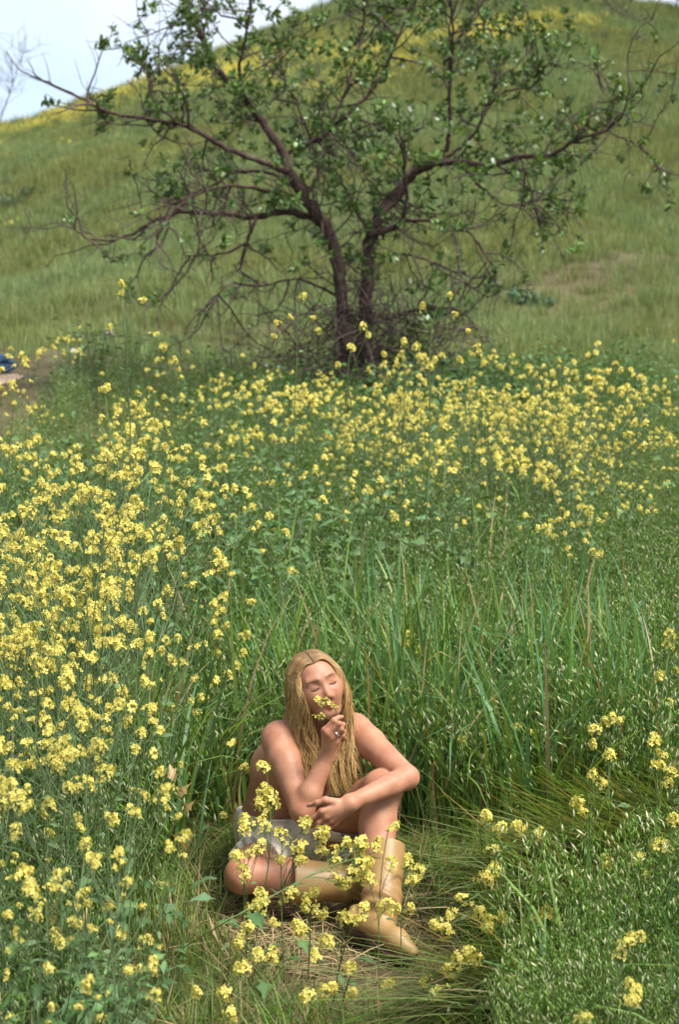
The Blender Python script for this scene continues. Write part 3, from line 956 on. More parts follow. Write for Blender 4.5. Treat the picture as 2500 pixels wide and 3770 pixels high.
def scatter(name, protos, P, rot, scl, pid, label, cat):
    """one uncountable growth: many small tufts as instances of a few meshes"""
    P = np.asarray(P, np.float32)
    n = len(P)
    me = bpy.data.meshes.new(name)
    me.vertices.add(n)
    me.vertices.foreach_set('co', P.ravel())
    a = me.attributes.new('rot', 'FLOAT_VECTOR', 'POINT'); a.data.foreach_set('vector', np.asarray(rot, np.float32).ravel())
    a = me.attributes.new('scl', 'FLOAT', 'POINT'); a.data.foreach_set('value', np.asarray(scl, np.float32))
    a = me.attributes.new('pid', 'INT', 'POINT'); a.data.foreach_set('value', np.asarray(pid, np.int32))
    obs = [bpy.data.objects.new('%s_tuft_%03d' % (name, i), m) for i, m in enumerate(protos)]
    col = hide_coll(name + '_tufts', obs)
    o = link(name, me)
    ng = bpy.data.node_groups.new(name, 'GeometryNodeTree')
    ng.interface.new_socket('Geometry', in_out='INPUT', socket_type='NodeSocketGeometry')
    ng.interface.new_socket('Geometry', in_out='OUTPUT', socket_type='NodeSocketGeometry')
    gi, go = ng.nodes.new('NodeGroupInput'), ng.nodes.new('NodeGroupOutput')
    ci = ng.nodes.new('GeometryNodeCollectionInfo')
    ci.inputs['Collection'].default_value = col
    ci.inputs['Separate Children'].default_value = True
    ci.inputs['Reset Children'].default_value = True
    ip = ng.nodes.new('GeometryNodeInstanceOnPoints')
    ip.inputs['Pick Instance'].default_value = True
    def named(nm, ty):
        k = ng.nodes.new('GeometryNodeInputNamedAttribute')
        k.data_type = ty
        k.inputs['Name'].default_value = nm
        return k.outputs['Attribute']
    ng.links.new(gi.outputs[0], ip.inputs['Points'])
    ng.links.new(ci.outputs[0], ip.inputs['Instance'])
    ng.links.new(named('pid', 'INT'), ip.inputs['Instance Index'])
    ng.links.new(named('rot', 'FLOAT_VECTOR'), ip.inputs['Rotation'])
    ng.links.new(named('scl', 'FLOAT'), ip.inputs['Scale'])
    ng.links.new(ip.outputs[0], go.inputs[0])
    md = o.modifiers.new('tufts', 'NODES')
    md.node_group = ng
    return tag(o, label, cat, None, 'stuff')

# ---------------------------------------------------------------- grass tufts
def blade(mb, base, h, az, lean, curl, w, col, tipcol=None, n=6, twist=0.0):
    t = np.linspace(0, 1, n)
    d = np.array([math.cos(az), math.sin(az), 0])
    s = np.array([-math.sin(az), math.cos(az), 0])
    ang = lean + curl * t ** 1.6
    dl = h / (n - 1)
    x = np.concatenate([[0], np.cumsum(np.sin(ang[:-1]) * dl)])
    z = np.concatenate([[0], np.cumsum(np.cos(ang[:-1]) * dl)])
    pts = np.asarray(base) + x[:, None] * d + z[:, None] * np.array([0, 0, 1])
    ww = w * np.interp(t, [0, 0.25, 0.7, 1], [0.7, 1, 0.75, 0.06])
    c = np.asarray(col)
    cc = c[None] + (np.asarray(tipcol if tipcol is not None else col) - c)[None] * t[:, None]
    ct, st = math.cos(twist), math.sin(twist)
    ribbon(mb, pts, ww, cc, s * ct + d * st)
    return pts

def leafy_tuft(n, h, spread, w, cols, dry=0.1, lean=0.25, curl=(0.2, 1.7)):
    mb = MB()
    for i in range(n):
        r, a = spread * math.sqrt(RNG.uniform()), RNG.uniform(0, 6.28)
        c = vary(cols[RNG.integers(len(cols))], 0.25)
        tip = c * 1.15
        base = c * np.array([1.0, 0.95, 0.8])
        if RNG.uniform() < dry:
            c = vary(STRAW, 0.3); tip = c; base = c
        blade(mb, (r * math.cos(a), r * math.sin(a), -0.02), h * RNG.uniform(0.45, 1.1), RNG.uniform(0, 6.28), abs(RNG.normal(0, lean)), RNG.uniform(*curl) * (1 if RNG.uniform() < 0.6 else 0.35),
              w * RNG.uniform(0.6, 1.25), base, tip, 7, RNG.uniform(-0.7, 0.7))
    return mb

def spikelet(mb, p, d, ln, wd, col):
    d = nrm(d)
    a = nrm(np.cross(d, [0.3, 0.5, 0.8])); b = np.cross(d, a)
    V = [p, p + d * ln * 0.35 + a * wd, p + d * ln * 0.35 + b * wd, p + d * ln * 0.35 - a * wd, p + d * ln * 0.35 - b * wd, p + d * ln]
    mb.add(np.array(V), None, [[0, 2, 1], [0, 3, 2], [0, 4, 3], [0, 1, 4], [5, 1, 2], [5, 2, 3], [5, 3, 4], [5, 4, 1]], col)

def oat_tuft(n, h, spread, heads, cols, ripe=0.5):
    mb = leafy_tuft(int(n * 1.0), h * 0.72, spread, 0.0048, cols, 0.08, 0.22)
    for i in range(heads):
        r, a = spread * math.sqrt(RNG.uniform()), RNG.uniform(0, 6.28)
        az, hh = RNG.normal(0, 0.8), h * RNG.uniform(0.75, 1.1)
        t = np.linspace(0, 1, 9)
        ang = RNG.uniform(0.02, 0.2) + RNG.uniform(0.5, 1.3) * t ** 3
        dl = hh / 8
        x = np.concatenate([[0], np.cumsum(np.sin(ang[:-1]) * dl)]); z = np.concatenate([[0], np.cumsum(np.cos(ang[:-1]) * dl)])
        pts = np.array([r * math.cos(a), r * math.sin(a), -0.02]) + x[:, None] * np.array([math.cos(az), math.sin(az), 0]) + z[:, None] * np.array([0, 0, 1])
        c = vary(np.array(cols[0]) * 1.3, 0.2)
        tube(mb, pts, np.linspace(0.0013, 0.0006, 9), c, 3)
        for k in range(RNG.integers(6, 12)):
            u = RNG.uniform(0.62, 1.0)
            q = pts[0] * 0 + np.array([np.interp(u, t, pts[:, j]) for j in range(3)])
            o = np.array([RNG.normal(0, 0.02), RNG.normal(0, 0.02), RNG.uniform(-0.03, 0.015)])
            tube(mb, np.array([q, q + o * 0.6 + [0, 0, 0.006], q + o]), 0.0004, c, 3)
            g = RNG.uniform()
            cc = vary(np.array(OAT) * g + np.array(cols[0]) * 1.7 * (1 - g), 0.2) if RNG.uniform() < ripe else vary(np.array(cols[0]) * 1.5, 0.2)
            spikelet(mb, q + o, o * 0.6 + np.array([0.014, 0, -0.035]) + RNG.normal(0, 0.010, 3), RNG.uniform(0.026, 0.042), RNG.uniform(0.0018, 0.0030), cc)
    return mb

TUFT_G = [leafy_tuft(27, 0.80, 0.12, 0.0140, [GREEN_A, GREEN_B, BLUEGREEN, BLUEGREEN], 0.05, 0.16, (0.2, 2.5)).mesh('leafy_tuft', M_GRASS) for k in range(7)]
TUFT_O = [oat_tuft(22, 0.62, 0.13, 9, [GREEN_A, GREEN_B, (0.185, 0.240, 0.085)]).mesh('oat_tuft', M_GRASS) for k in range(7)]
TUFT_LOW = [leafy_tuft(26, 0.16, 0.10, 0.0055, [GREEN_A, GREEN_C, GREEN_B], 0.22, 0.6, (0.2, 1.2)).mesh('low_tuft', M_GRASS) for k in range(5)]
def laid_tuft():
    mb = MB()
    for i in range(30):
        c = vary([GREEN_A, GREEN_B, (0.17, 0.22, 0.08)][RNG.integers(3)], 0.25)
        if RNG.uniform() < 0.12:
            c = vary(STRAW, 0.3)
        blade(mb, (RNG.uniform(-0.07, 0.07), RNG.uniform(-0.12, 0.12), RNG.uniform(0, 0.05)), RNG.uniform(0.4, 0.8), RNG.normal(0, 0.22), RNG.uniform(0.95, 1.45), RNG.uniform(-0.05, 0.38),
              RNG.uniform(0.004, 0.009), c, c * 1.1, 7, RNG.uniform(-0.6, 0.6))
    return mb
TUFT_LAID = [laid_tuft().mesh('laid_tuft', M_GRASS) for k in range(6)]
def straw_mat_tuft():
    mb = MB()
    for i in range(38):
        a, L_ = RNG.uniform(0, 6.28), RNG.uniform(0.06, 0.26)
        p = np.array([RNG.uniform(-0.15, 0.15), RNG.uniform(-0.15, 0.15), RNG.uniform(0.004, 0.035)])
        d = np.array([math.cos(a), math.sin(a), RNG.uniform(-0.05, 0.15)])
        q = p + d * L_
        c = vary(STRAW, 0.4) if RNG.uniform() < 0.7 else vary((0.17, 0.18, 0.07), 0.3)
        ribbon(mb, np.array([p, (p + q) / 2 + [0, 0, RNG.uniform(0, 0.02)], q]), [0.002, 0.0035, 0.001], c, np.array([-math.sin(a), math.cos(a), 0.2]))
    return mb
TUFT_STRAW = [straw_mat_tuft().mesh('straw_mat', M_DRY) for k in range(4)]

# ---------------------------------------------------------------- leaves and mustard
def broad_leaf(mb, base, az, pitch, L_, W_, col, droop=0.6, lobes=True, n=9):
    t = np.linspace(0, 1, n)
    d = np.array([math.cos(az), math.sin(az), 0]); s = np.array([-math.sin(az), math.cos(az), 0])
    ang = pitch - droop * t ** 1.5
    x = np.concatenate([[0], np.cumsum(np.cos(ang[:-1]) * L_ / (n - 1))]); z = np.concatenate([[0], np.cumsum(np.sin(ang[:-1]) * L_ / (n - 1))])
    mid = np.asarray(base) + x[:, None] * d + z[:, None] * np.array([0, 0, 1])
    w = W_ * np.interp(t, [0, 0.22, 0.3, 0.55, 0.8, 1], [0.05, 0.10, 0.45, 1.0, 0.8, 0.04])
    if lobes:
        w = w * (1 + 0.28 * np.array([(-1) ** i for i in range(n)]) * (t > 0.2) * (t < 0.97))
    roll = RNG.uniform(-0.35, 0.35)
    up = np.array([0, 0, 1])
    sd = s * math.cos(roll) + up * math.sin(roll)
    wav = 0.06 * L_ * np.sin(t * 9 + RNG.uniform(0, 6))
    Lp = mid - sd * (w / 2)[:, None] + up * (w * 0.22 + wav * (w / W_))[:, None]
    Rp = mid + sd * (w / 2)[:, None] + up * (w * 0.22 - wav * (w / W_))[:, None]
    V = np.stack([Lp, mid, Rp], 1).reshape(-1, 3)
    i = np.arange(n - 1) * 3
    Q = np.concatenate([np.stack([i, i + 1, i + 4, i + 3], 1), np.stack([i + 1, i + 2, i + 5, i + 4], 1)])
    c = np.tile(np.asarray(col), (len(V), 1)).reshape(n, 3, 3)
    c[:, 1] *= 1.35
    mb.add(V, Q, None, c.reshape(-1, 3))

LEAF_COLS = [(0.070, 0.135, 0.045), (0.095, 0.170, 0.060), (0.060, 0.120, 0.035), (0.110, 0.19, 0.080)]
def leaf_mesh(L_, W_, lobes=True, col=None):
    mb = MB()
    broad_leaf(mb, (0, 0, 0), 0, RNG.uniform(0.2, 0.5), L_, W_, vary(col or LEAF_COLS[RNG.integers(4)], 0.15), RNG.uniform(0.5, 1.1), lobes)
    return mb
LEAF_MB = [leaf_mesh(RNG.uniform(0.10, 0.15), RNG.uniform(0.035, 0.055)) for k in range(4)] + [leaf_mesh(RNG.uniform(0.08, 0.12), RNG.uniform(0.018, 0.03), False) for k in range(3)]
LEAF_MB += [leaf_mesh(0.13, 0.06, True, (0.40, 0.27, 0.13)), leaf_mesh(0.12, 0.05, True, (0.42, 0.33, 0.10))]
LEAF_ME = [m.mesh('mustard_leaf', M_HERB) for m in LEAF_MB]

def flower(mb, c, nr, s, col):
    nr = nrm(nr)
    a = nrm(np.cross(nr, [0.37, 0.21, 0.9])); b = np.cross(nr, a)
    r0 = RNG.uniform(0, 1.57)
    for k in range(4):
        an = r0 + k * 1.5708 + RNG.uniform(-0.15, 0.15)
        d = a * math.cos(an) + b * math.sin(an); e = -a * math.sin(an) + b * math.cos(an)
        l = s * RNG.uniform(0.85, 1.15)
        tilt = RNG.uniform(-0.1, 0.35)
        V = [c, c + d * l * 0.62 + e * l * 0.40 + nr * l * (0.12 + tilt * 0.6), c + d * l * 1.0 + e * 0.12 * l + nr * l * tilt, c + d * l * 1.0 - e * 0.12 * l + nr * l * tilt, c + d * l * 0.62 - e * l * 0.40 + nr * l * (0.12 + tilt * 0.6)]
        cc = np.array([np.array(col) * [0.8, 0.85, 0.9]] + [vary(col, 0.10)] * 4)
        mb.add(np.array(V), [[0, 1, 2, 3]], [[0, 3, 4]], cc)

STALK = (0.13, 0.20, 0.075)
def cluster(nf, size, fl, detail=True):
    """a raceme head: +Z axis, base at the origin"""
    mb = MB()
    bend = RNG.normal(0, 0.012, 2)
    top = np.array([bend[0], bend[1], size * 1.25])
    ax = spline([(0, 0, 0), top * 0.5 + [bend[1] * 0.4, 0, 0], top], 5)
    tube(mb, ax, [0.0015, 0.0014, 0.0012, 0.001, 0.0008], vary(STALK, 0.1), 4 if detail else 3)
    asym = RNG.uniform(0, 6.28)
    for i in range(nf):
        u = (i + 0.5) / nf
        an = i * 2.4 + RNG.uniform(-0.4, 0.4)
        h = 0.30 + 0.75 * u
        base = np.array([np.interp(h, np.linspace(0, 1, 5), ax[:, j]) for j in range(3)])
        r = size * (0.62 - 0.36 * u) * RNG.uniform(0.75, 1.2) * (1 + 0.25 * math.cos(an - asym))
        o = np.array([math.cos(an), math.sin(an), 0.35 + 0.7 * u])
        c = base + nrm(o) * r
        if detail:
            tube(mb, np.array([base, (base + c) / 2 + [0, 0, 0.002], c]), 0.0006, vary(STALK, 0.15), 3)
        flower(mb, c, o + RNG.normal(0, 0.35, 3), fl * RNG.uniform(0.8, 1.15), vary(PETAL, 0.08))
    for i in range(5 if detail else 2):                     # green-yellow buds at the tip
        p = top + RNG.normal(0, 0.0035, 3) + [0, 0, 0.002]
        spikelet(mb, p, RNG.normal(0, 0.3, 3) + [0, 0, 1], 0.006, 0.0016, vary((0.40, 0.42, 0.07), 0.15))
    if detail:
        for i in range(RNG.integers(2, 6)):                 # slender pods under the flowers
            h = RNG.uniform(-0.35, 0.22)
            base = np.array([0, 0, max(h, -0.0) * size]) if h > 0 else np.array([0, 0, 0.0])
            an = RNG.uniform(0, 6.28)
            d = np.array([math.cos(an), math.sin(an), RNG.uniform(0.4, 1.2)])
            tube(mb, np.array([base, base + d * 0.010, base + d * 0.022]), [0.0005, 0.001, 0.0003], vary((0.15, 0.21, 0.07), 0.2), 3)
    return mb

CL_MB = [cluster(RNG.integers(13, 22), RNG.uniform(0.024, 0.038), RNG.uniform(0.0085, 0.0105)) for k in range(9)]
CL_MB += [cluster(RNG.integers(4, 8), 0.016, 0.0085) for k in range(3)]            # small or young heads
CL_ME = [m.mesh('mustard_flowers', M_PETAL) for m in CL_MB]
CLF_MB = [cluster(RNG.integers(6, 10), RNG.uniform(0.020, 0.030), 0.0105, False) for k in range(5)]

def rotz(a):
    return np.array([[math.cos(a), -math.sin(a), 0], [math.sin(a), math.cos(a), 0], [0, 0, 1.0]])

def frame_to(d):
    """matrix whose Z axis is d"""
    d = nrm(d)
    a = nrm(np.cross([0.2, 0.94, 0.1], d)) if abs(d[1]) < 0.9 else nrm(np.cross([1, 0, 0], d))
    M = np.eye(4)
    M[:3, 0], M[:3, 1], M[:3, 2] = a, np.cross(d, a), d
    return M

def TRS(p, R3, s):
    M = np.eye(4)
    M[:3, :3] = R3 * s
    M[:3, 3] = p
    return M

def mustard_plan(h, nbr, leafy=5, lean=0.1, rmax=0.0042, bare=0.4):
    """stem shape, head places and leaf places of one plant standing at the origin"""
    st = MB(); heads = []; leaves = []
    az = RNG.uniform(0, 6.28)
    d = np.array([math.cos(az), math.sin(az), 0])
    wob = RNG.normal(0, 0.02, (2, 2))
    main = spline([(0, 0, -0.03), d * lean * h * 0.25 + [wob[0, 0], wob[0, 1], h * 0.35], d * lean * h * 0.6 + [wob[1, 0], wob[1, 1], h * 0.7], d * lean * h + [0, 0, h]], 12)
    sc = vary((0.150, 0.215, 0.088), 0.2)
    tube(st, main, np.linspace(rmax, 0.0013, 12), sc, 5)
    heads.append((main[-1], main[-1] - main[-2]))
    ga = RNG.uniform(0, 6.28)
    for i in range(nbr):
        u = RNG.uniform(bare, 0.93)
        p = np.array([np.interp(u, np.linspace(0, 1, 12), main[:, j]) for j in range(3)])
        ga += 2.4 + RNG.uniform(-0.5, 0.5)
        L_ = h * (1.05 - u) * RNG.uniform(0.5, 0.95) + 0.05
        o = np.array([math.cos(ga), math.sin(ga), 0])
        up = RNG.uniform(0.8, 1.6)
        pts = spline([p, p + o * L_ * 0.30 + [0, 0, L_ * 0.22 * up], p + o * L_ * 0.5 + [0, 0, L_ * 0.62 * up], p + o * L_ * RNG.uniform(0.5, 0.72) + [0, 0, L_ * RNG.uniform(0.8, 1.0) * up]], 8)
        tube(st, pts, np.linspace(rmax * 0.55, 0.0011, 8), sc * RNG.uniform(0.85, 1.15), 4)
        heads.append((pts[-1], pts[-1] - pts[-2]))
        if RNG.uniform() < 0.45:
            q = pts[4]; o2 = np.array([RNG.normal(), RNG.normal(), 1.2]); e = q + nrm(o2) * L_ * 0.45
            tube(st, spline([q, (q + e) / 2 + RNG.normal(0, 0.01, 3), e], 5), np.linspace(0.0016, 0.001, 5), sc, 3)
            heads.append((e, o2))
        if RNG.uniform() < 0.6:
            leaves.append((p, ga + RNG.uniform(-0.3, 0.3), RNG.integers(4, 7), RNG.uniform(0.6, 1.0)))
    for i in range(leafy):
        u = RNG.uniform(0.05, 0.5)
        p = np.array([np.interp(u, np.linspace(0, 1, 12), main[:, j]) for j in range(3)])
        k = RNG.integers(0, 4) if RNG.uniform() < 0.85 else RNG.integers(7, 9)
        leaves.append((p, RNG.uniform(0, 6.28), k, RNG.uniform(0.6, 1.25) * (1.1 - 0.7 * u)))
    return st, heads, leaves

def head_mat(p, d, s):
    d = nrm(nrm(d) + [0, 0, 0.4])
    M = frame_to(d)
    return TRS(p, M[:3, :3] @ rotz(RNG.uniform(0, 6.28)), s)

def heads_text(n):
    return {1: 'one flower head'}.get(n, ('two three four five six seven eight nine ten eleven twelve'.split()[n - 2] if n < 13 else 'over a dozen') + ' flower heads')

def full_plant(plan, loc, rz, s, label, group, small=False, name='mustard_plant'):
    """near plants: an Empty with stem, leaves and flower heads as its own parts"""
    st, heads, leaves = plan
    e = empty(name, loc, label, 'mustard plant', group)
    e.rotation_euler = (0, 0, rz); e.scale = (s, s, s)
    if not hasattr(st, 'me'):
        st.me = st.mesh('stem', M_HERB)
    link('stem', st.me, e)
    for p, a, k, ls in leaves:
        link('leaf', LEAF_ME[k], e).matrix_local = Matrix(TRS(p, rotz(a), ls))
    for p, d in heads:
        k = RNG.integers(len(CL_ME))
        link('flower_cluster', CL_ME[k], e).matrix_local = Matrix(head_mat(p, d, RNG.uniform(0.52, 1.02)))
    return e

def far_plant_mesh(plan, hs=1.0):
    st, heads, leaves = plan
    mb = MB(); mb.merge(st)
    for p, a, k, ls in leaves:
        mb.merge(LEAF_MB[k], TRS(p, rotz(a), ls))
    mp = MB()
    for p, d in heads:
        mp.merge(CLF_MB[RNG.integers(5)], head_mat(p, d, RNG.uniform(0.9, 1.4) * hs))
    # stem and leaves, then flowers: two materials in one small mesh
    me = mb
    nq = sum(len(q) for q in me.q); nt_ = sum(len(t) for t in me.t)
    me.merge(mp)
    m = me.mesh('mustard_plant', M_HERB)
    m.materials.append(M_PETAL)
    Q = sum(len(q) for q in me.q)
    idx = np.zeros(len(m.polygons), np.int32)
    pq = Q - sum(len(q) for q in mp.q)
    idx[pq:Q] = 1
    T = sum(len(t) for t in me.t); pt = T - sum(len(t) for t in mp.t)
    idx[Q + pt:] = 1
    m.polygons.foreach_set('material_index', idx)
    return m

def drawn_plant(base, heads, label, r=0.004, split=(0.35, 0.85), leaves=3, arch=None, name='mustard_plant', group=None, hs=1.0):
    """a plant drawn to given head places (world points), branching off one main stem"""
    base = np.asarray(base, float)
    heads = [np.asarray(h, float) for h in heads]
    e = empty(name, base, label, 'mustard plant', group)
    st = MB()
    tip = heads[0] - base
    side = RNG.normal(0, 0.07, 3) * np.linalg.norm(tip)
    main = spline([(0, 0, -0.02), tip * 0.33 + [0, 0, 0.06 * tip[2]] + side * 0.3, tip * 0.68 + [0, 0, 0.05 * tip[2]] + side * 0.4, tip] if arch is None else [np.asarray(q, float) - base for q in arch] + [tip], 16)
    sc = vary((0.175, 0.240, 0.090), 0.15)
    r = r * 0.75
    tube(st, main, np.linspace(r, 0.0012, 16), sc, 5)
    hp = [(main[-1], main[-1] - main[-2])]
    for h in heads[1:]:
        t = h - base
        u = RNG.uniform(*split)
        dist = np.linalg.norm(main - t, axis=1)
        u = min(u, max(0.15, np.argmin(dist) / 15 - 0.12))
        p = np.array([np.interp(u, np.linspace(0, 1, 16), main[:, j]) for j in range(3)])
        dv = t - p
        tg = nrm(np.array([np.interp(min(u + 0.08, 1), np.linspace(0, 1, 16), main[:, j]) for j in range(3)]) - p)
        pts = spline([p, p + dv * 0.4 + tg * np.linalg.norm(dv) * 0.14 - [0, 0, 0.02 * np.linalg.norm(dv)], t], 9)
        tube(st, pts, np.linspace(r * 0.5, 0.001, 9), sc * RNG.uniform(0.9, 1.1), 4)
        hp.append((pts[-1], pts[-1] - pts[-2]))
    st.build('stem', M_HERB, e)
    for i in range(leaves):
        u = RNG.uniform(0.05, 0.6)
        p = np.array([np.interp(u, np.linspace(0, 1, 16), main[:, j]) for j in range(3)])
        link('leaf', LEAF_ME[RNG.integers(0, 4) if u < 0.35 else RNG.integers(4, 7)], e).matrix_local = Matrix(TRS(p, rotz(RNG.uniform(0, 6.28)), RNG.uniform(0.5, 0.9)))
    for p, d in hp:
        o = link('flower_cluster', CL_ME[RNG.integers(9)], e)
        M = head_mat(p, d, RNG.uniform(0.72, 1.0) * hs)
        M[:3, 3] -= M[:3, 2] * 0.02
        o.matrix_local = Matrix(M)
    return e
# ================================================================== the meadow
TR = np.array([(-0.62, 2.2), (0.30, 2.2), (0.36, 3.25), (0.50, 3.7), (0.86, 4.15), (1.10, 4.60), (0.72, 4.66), (0.25, 4.70), (-0.15, 4.86), (-0.45, 4.74), (-0.60, 4.3), (-0.58, 3.7), (-0.62, 3.2)])

def inside(x, y, poly):
    r = np.zeros(np.shape(x), bool)
    j = len(poly) - 1
    for i in range(len(poly)):
        xi, yi = poly[i]; xj, yj = poly[j]
        r ^= ((yi > y) != (yj > y)) & (x < (xj - xi) * (y - yi) / (yj - yi + 1e-12) + xi)
        j = i
    return r

SW = np.array([(0.42, 3.55), (0.78, 3.60), (1.36, 4.45), (1.62, 5.0), (1.20, 5.05), (0.80, 4.55)])   # swathe pressed down on the right

def hides_woman(P, top, pad=10):
    """whether something between P and P + top stands in front of the woman"""
    P = np.atleast_2d(P); out = np.zeros(len(P), bool)
    for f in np.linspace(0, 1, 6):
        q = proj(P + np.array([0, 0, 1.0]) * (np.asarray(top).reshape(-1, 1) * f))
        x, y = q[:, 0], q[:, 1]
        out |= (y > 2380) & (y < 3630) & (x > np.interp(y, [2380, 2700, 3000, 3200, 3400, 3630], [1040, 930, 860, 800, 860, 1230]) - pad) & (x < np.interp(y, [2380, 2600, 2900, 3100, 3400, 3630], [1320, 1420, 1560, 1520, 1570, 1600]) + pad)
    return out & (P[:, 1] < 4.35)

def field(n, y0, y1, xpad=0.25, pw=1.0):
    """points in the part of the ground that the camera sees"""
    y = y0 + (y1 - y0) * RNG.uniform(0, 1, n) ** pw
    xm = y * 0.243 + xpad
    return RNG.uniform(-1, 1, n) * xm, y

def std_rot(n, tilt=0.12):
    return np.stack([RNG.normal(0, tilt, n), RNG.normal(0, tilt, n), RNG.uniform(0, 6.28, n)], 1)

def at_ground(x, y):
    return np.stack([x, y, H(x, y)], 1)

def vnoise(x, y, s=1.0):
    return (np.sin(x * 1.7 * s + 1.1) + np.sin(y * 1.3 * s + 0.4 * x * s + 2.3) + np.sin((x - y) * 0.9 * s + 0.7) + np.sin((x + 0.6 * y) * 2.6 * s)) / 4

# ---- leafy grass: the tall wall behind and to the right of the woman
x, y = field(1900, 2.25, 8.6, 0.35, 1.15)
leafzone = np.exp(-(((x - 0.35) / 0.95) ** 2)) * np.exp(-((y - 5.1) / 1.0) ** 2)
k = (RNG.uniform(0, 1, len(x)) < 0.07 + 1.0 * leafzone) & ~inside(x, y, TR) & ~inside(x, y, SW)
x, y = x[k], y[k]
hs = RNG.uniform(0.75, 1.12, len(x)) * np.where(y < 3.9, 0.72, 1.0)
P = at_ground(x, y)
k = ~hides_woman(P, 0.68 * hs)
P, hs = P[k], hs[k]
scatter('leafy_grass', TUFT_G, P, std_rot(len(P), 0.10), hs, RNG.integers(0, 7, len(P)), 'tall fresh green leafy grass standing behind and beside the seated woman', 'grass')
# ---- wild oats
x, y = field(5200, 2.2, 17.5, 0.4, 1.25)
BT = np.array([(-0.10, 3.40), (0.38, 3.36), (0.46, 3.86), (0.24, 4.10), (-0.06, 4.10)])        # the boot's own ground
k = ~inside(x, y, TR) & (~inside(x, y, SW) | (RNG.uniform(0, 1, len(x)) < 0.12)) & ~((x < -3.1) & (y > 14.3) & (y < 16.4) & (x > -9)) & (RNG.uniform(0, 1, len(x)) < np.where(x < -0.45, 0.5, 1.0) * (1 - 0.65 * np.exp(-(((x - 0.35) / 0.9) ** 2)) * np.exp(-((y - 5.1) / 0.7) ** 2)))
x, y = x[k], y[k]
hs = RNG.uniform(0.78, 1.15, len(x)) * np.where(y < 3.4, 0.78, 1.0) * np.interp(y, [9, 14], [1.0, 0.85]) * np.where((x < -2.8) & (y > 11.5), 0.45, 1.0) * np.where((x > 0.3) & (y < 4.4), 0.86, 1.0)
P = at_ground(x, y)
k = ~hides_woman(P, 0.6 * hs)
P, hs = P[k], hs[k]
wind = std_rot(len(P), 0.12); wind[:, 0] += np.where(P[:, 0] > 0.4, 0.16, 0); wind[:, 2] = RNG.normal(-0.5, 1.0, len(P))
scatter('wild_oats', TUFT_O, P, wind, hs, RNG.integers(0, 7, len(P)), 'wild oat grass with pale hanging spikelets across the meadow', 'grass')
# ---- trodden grass lying round the woman
pts = []
while len(pts) < 420:
    a, b = RNG.uniform(-0.62, 1.2), RNG.uniform(3.1, 4.95)
    if inside(a, b, TR):
        pts.append((a, b))
pts = np.array(pts)
right = pts[:, 0] > 0.22
az = np.where(right, math.radians(232) + RNG.normal(0, 0.28, len(pts)), RNG.uniform(0, 6.28, len(pts)))
P = at_ground(pts[:, 0], pts[:, 1])
hs = np.where(right, 0.8, 0.38) * RNG.uniform(0.8, 1.2, len(pts))
def lies_over(P, az, L_, h):
    out = np.zeros(len(P), bool)
    for f in (0.0, 0.35, 0.7, 1.0):
        out |= hides_woman(P + np.stack([np.cos(az), np.sin(az), 0 * az], 1) * (L_ * f)[:, None], h * (1 - 0.5 * f), np.where(P[:, 1] < 4.1, 110, 6))
    return out
k = ~lies_over(P, az, 0.75 * hs, 0.30 * hs) & ~inside(P[:, 0], P[:, 1], BT)
P, az, hs = P[k], az[k], hs[k]
# the swathe pressed down from the right
x2 = RNG.uniform(0.42, 1.6, 300)
y2 = 3.62 + (x2 - 0.45) * 1.22 + RNG.uniform(-0.28, 0.36, 300)
P2 = at_ground(x2, y2)
az2, hs2 = math.radians(228) + RNG.normal(0, 0.2, 300), RNG.uniform(0.8, 1.1, 300)
k = ~lies_over(P2, az2, 0.75 * hs2, 0.30 * hs2)
P = np.concatenate([P, P2[k]]); az = np.concatenate([az, az2[k]]); hs = np.concatenate([hs, hs2[k]])
scatter('trodden_grass', TUFT_LAID, P, np.stack([np.zeros(len(P)), np.zeros(len(P)), az], 1), hs, RNG.integers(0, 6, len(P)), 'long grass trodden flat around the seated woman', 'grass')
# ---- short grass and dry straw on the trodden floor
pts = []
while len(pts) < 800:
    a, b = RNG.uniform(-0.75, 1.2), RNG.uniform(2.9, 4.95)
    if inside(a, b, TR):
        pts.append((a, b))
pts = np.array(pts)
P = at_ground(pts[:, 0], pts[:, 1])
k = ~hides_woman(P, np.full(len(P), 0.14), 25) & ~inside(P[:, 0], P[:, 1], BT)
scatter('short_grass', TUFT_LOW, P[k], std_rot(k.sum(), 0.3), RNG.uniform(0.5, 1.2, k.sum()), RNG.integers(0, 5, k.sum()), 'short green grass sprouting through the trodden floor', 'grass')
x, y = field(380, 2.9, 5.2, 0.2)
bx_, by_ = RNG.uniform(-0.1, 0.46, 60), RNG.uniform(3.3, 4.1, 60)                      # thin flat litter round the boot
k = ~inside(x, y - 0.04, BT)
nb_ = k.sum()
x, y = np.concatenate([x[k], bx_]), np.concatenate([y[k], by_])
scatter('dry_straw', TUFT_STRAW, at_ground(x, y), std_rot(len(x), 0.03), np.concatenate([RNG.uniform(0.7, 1.2, nb_), RNG.uniform(0.35, 0.55, 60)]), RNG.integers(0, 4, len(x)), 'dry tan straw littering the ground between the stems', 'straw')

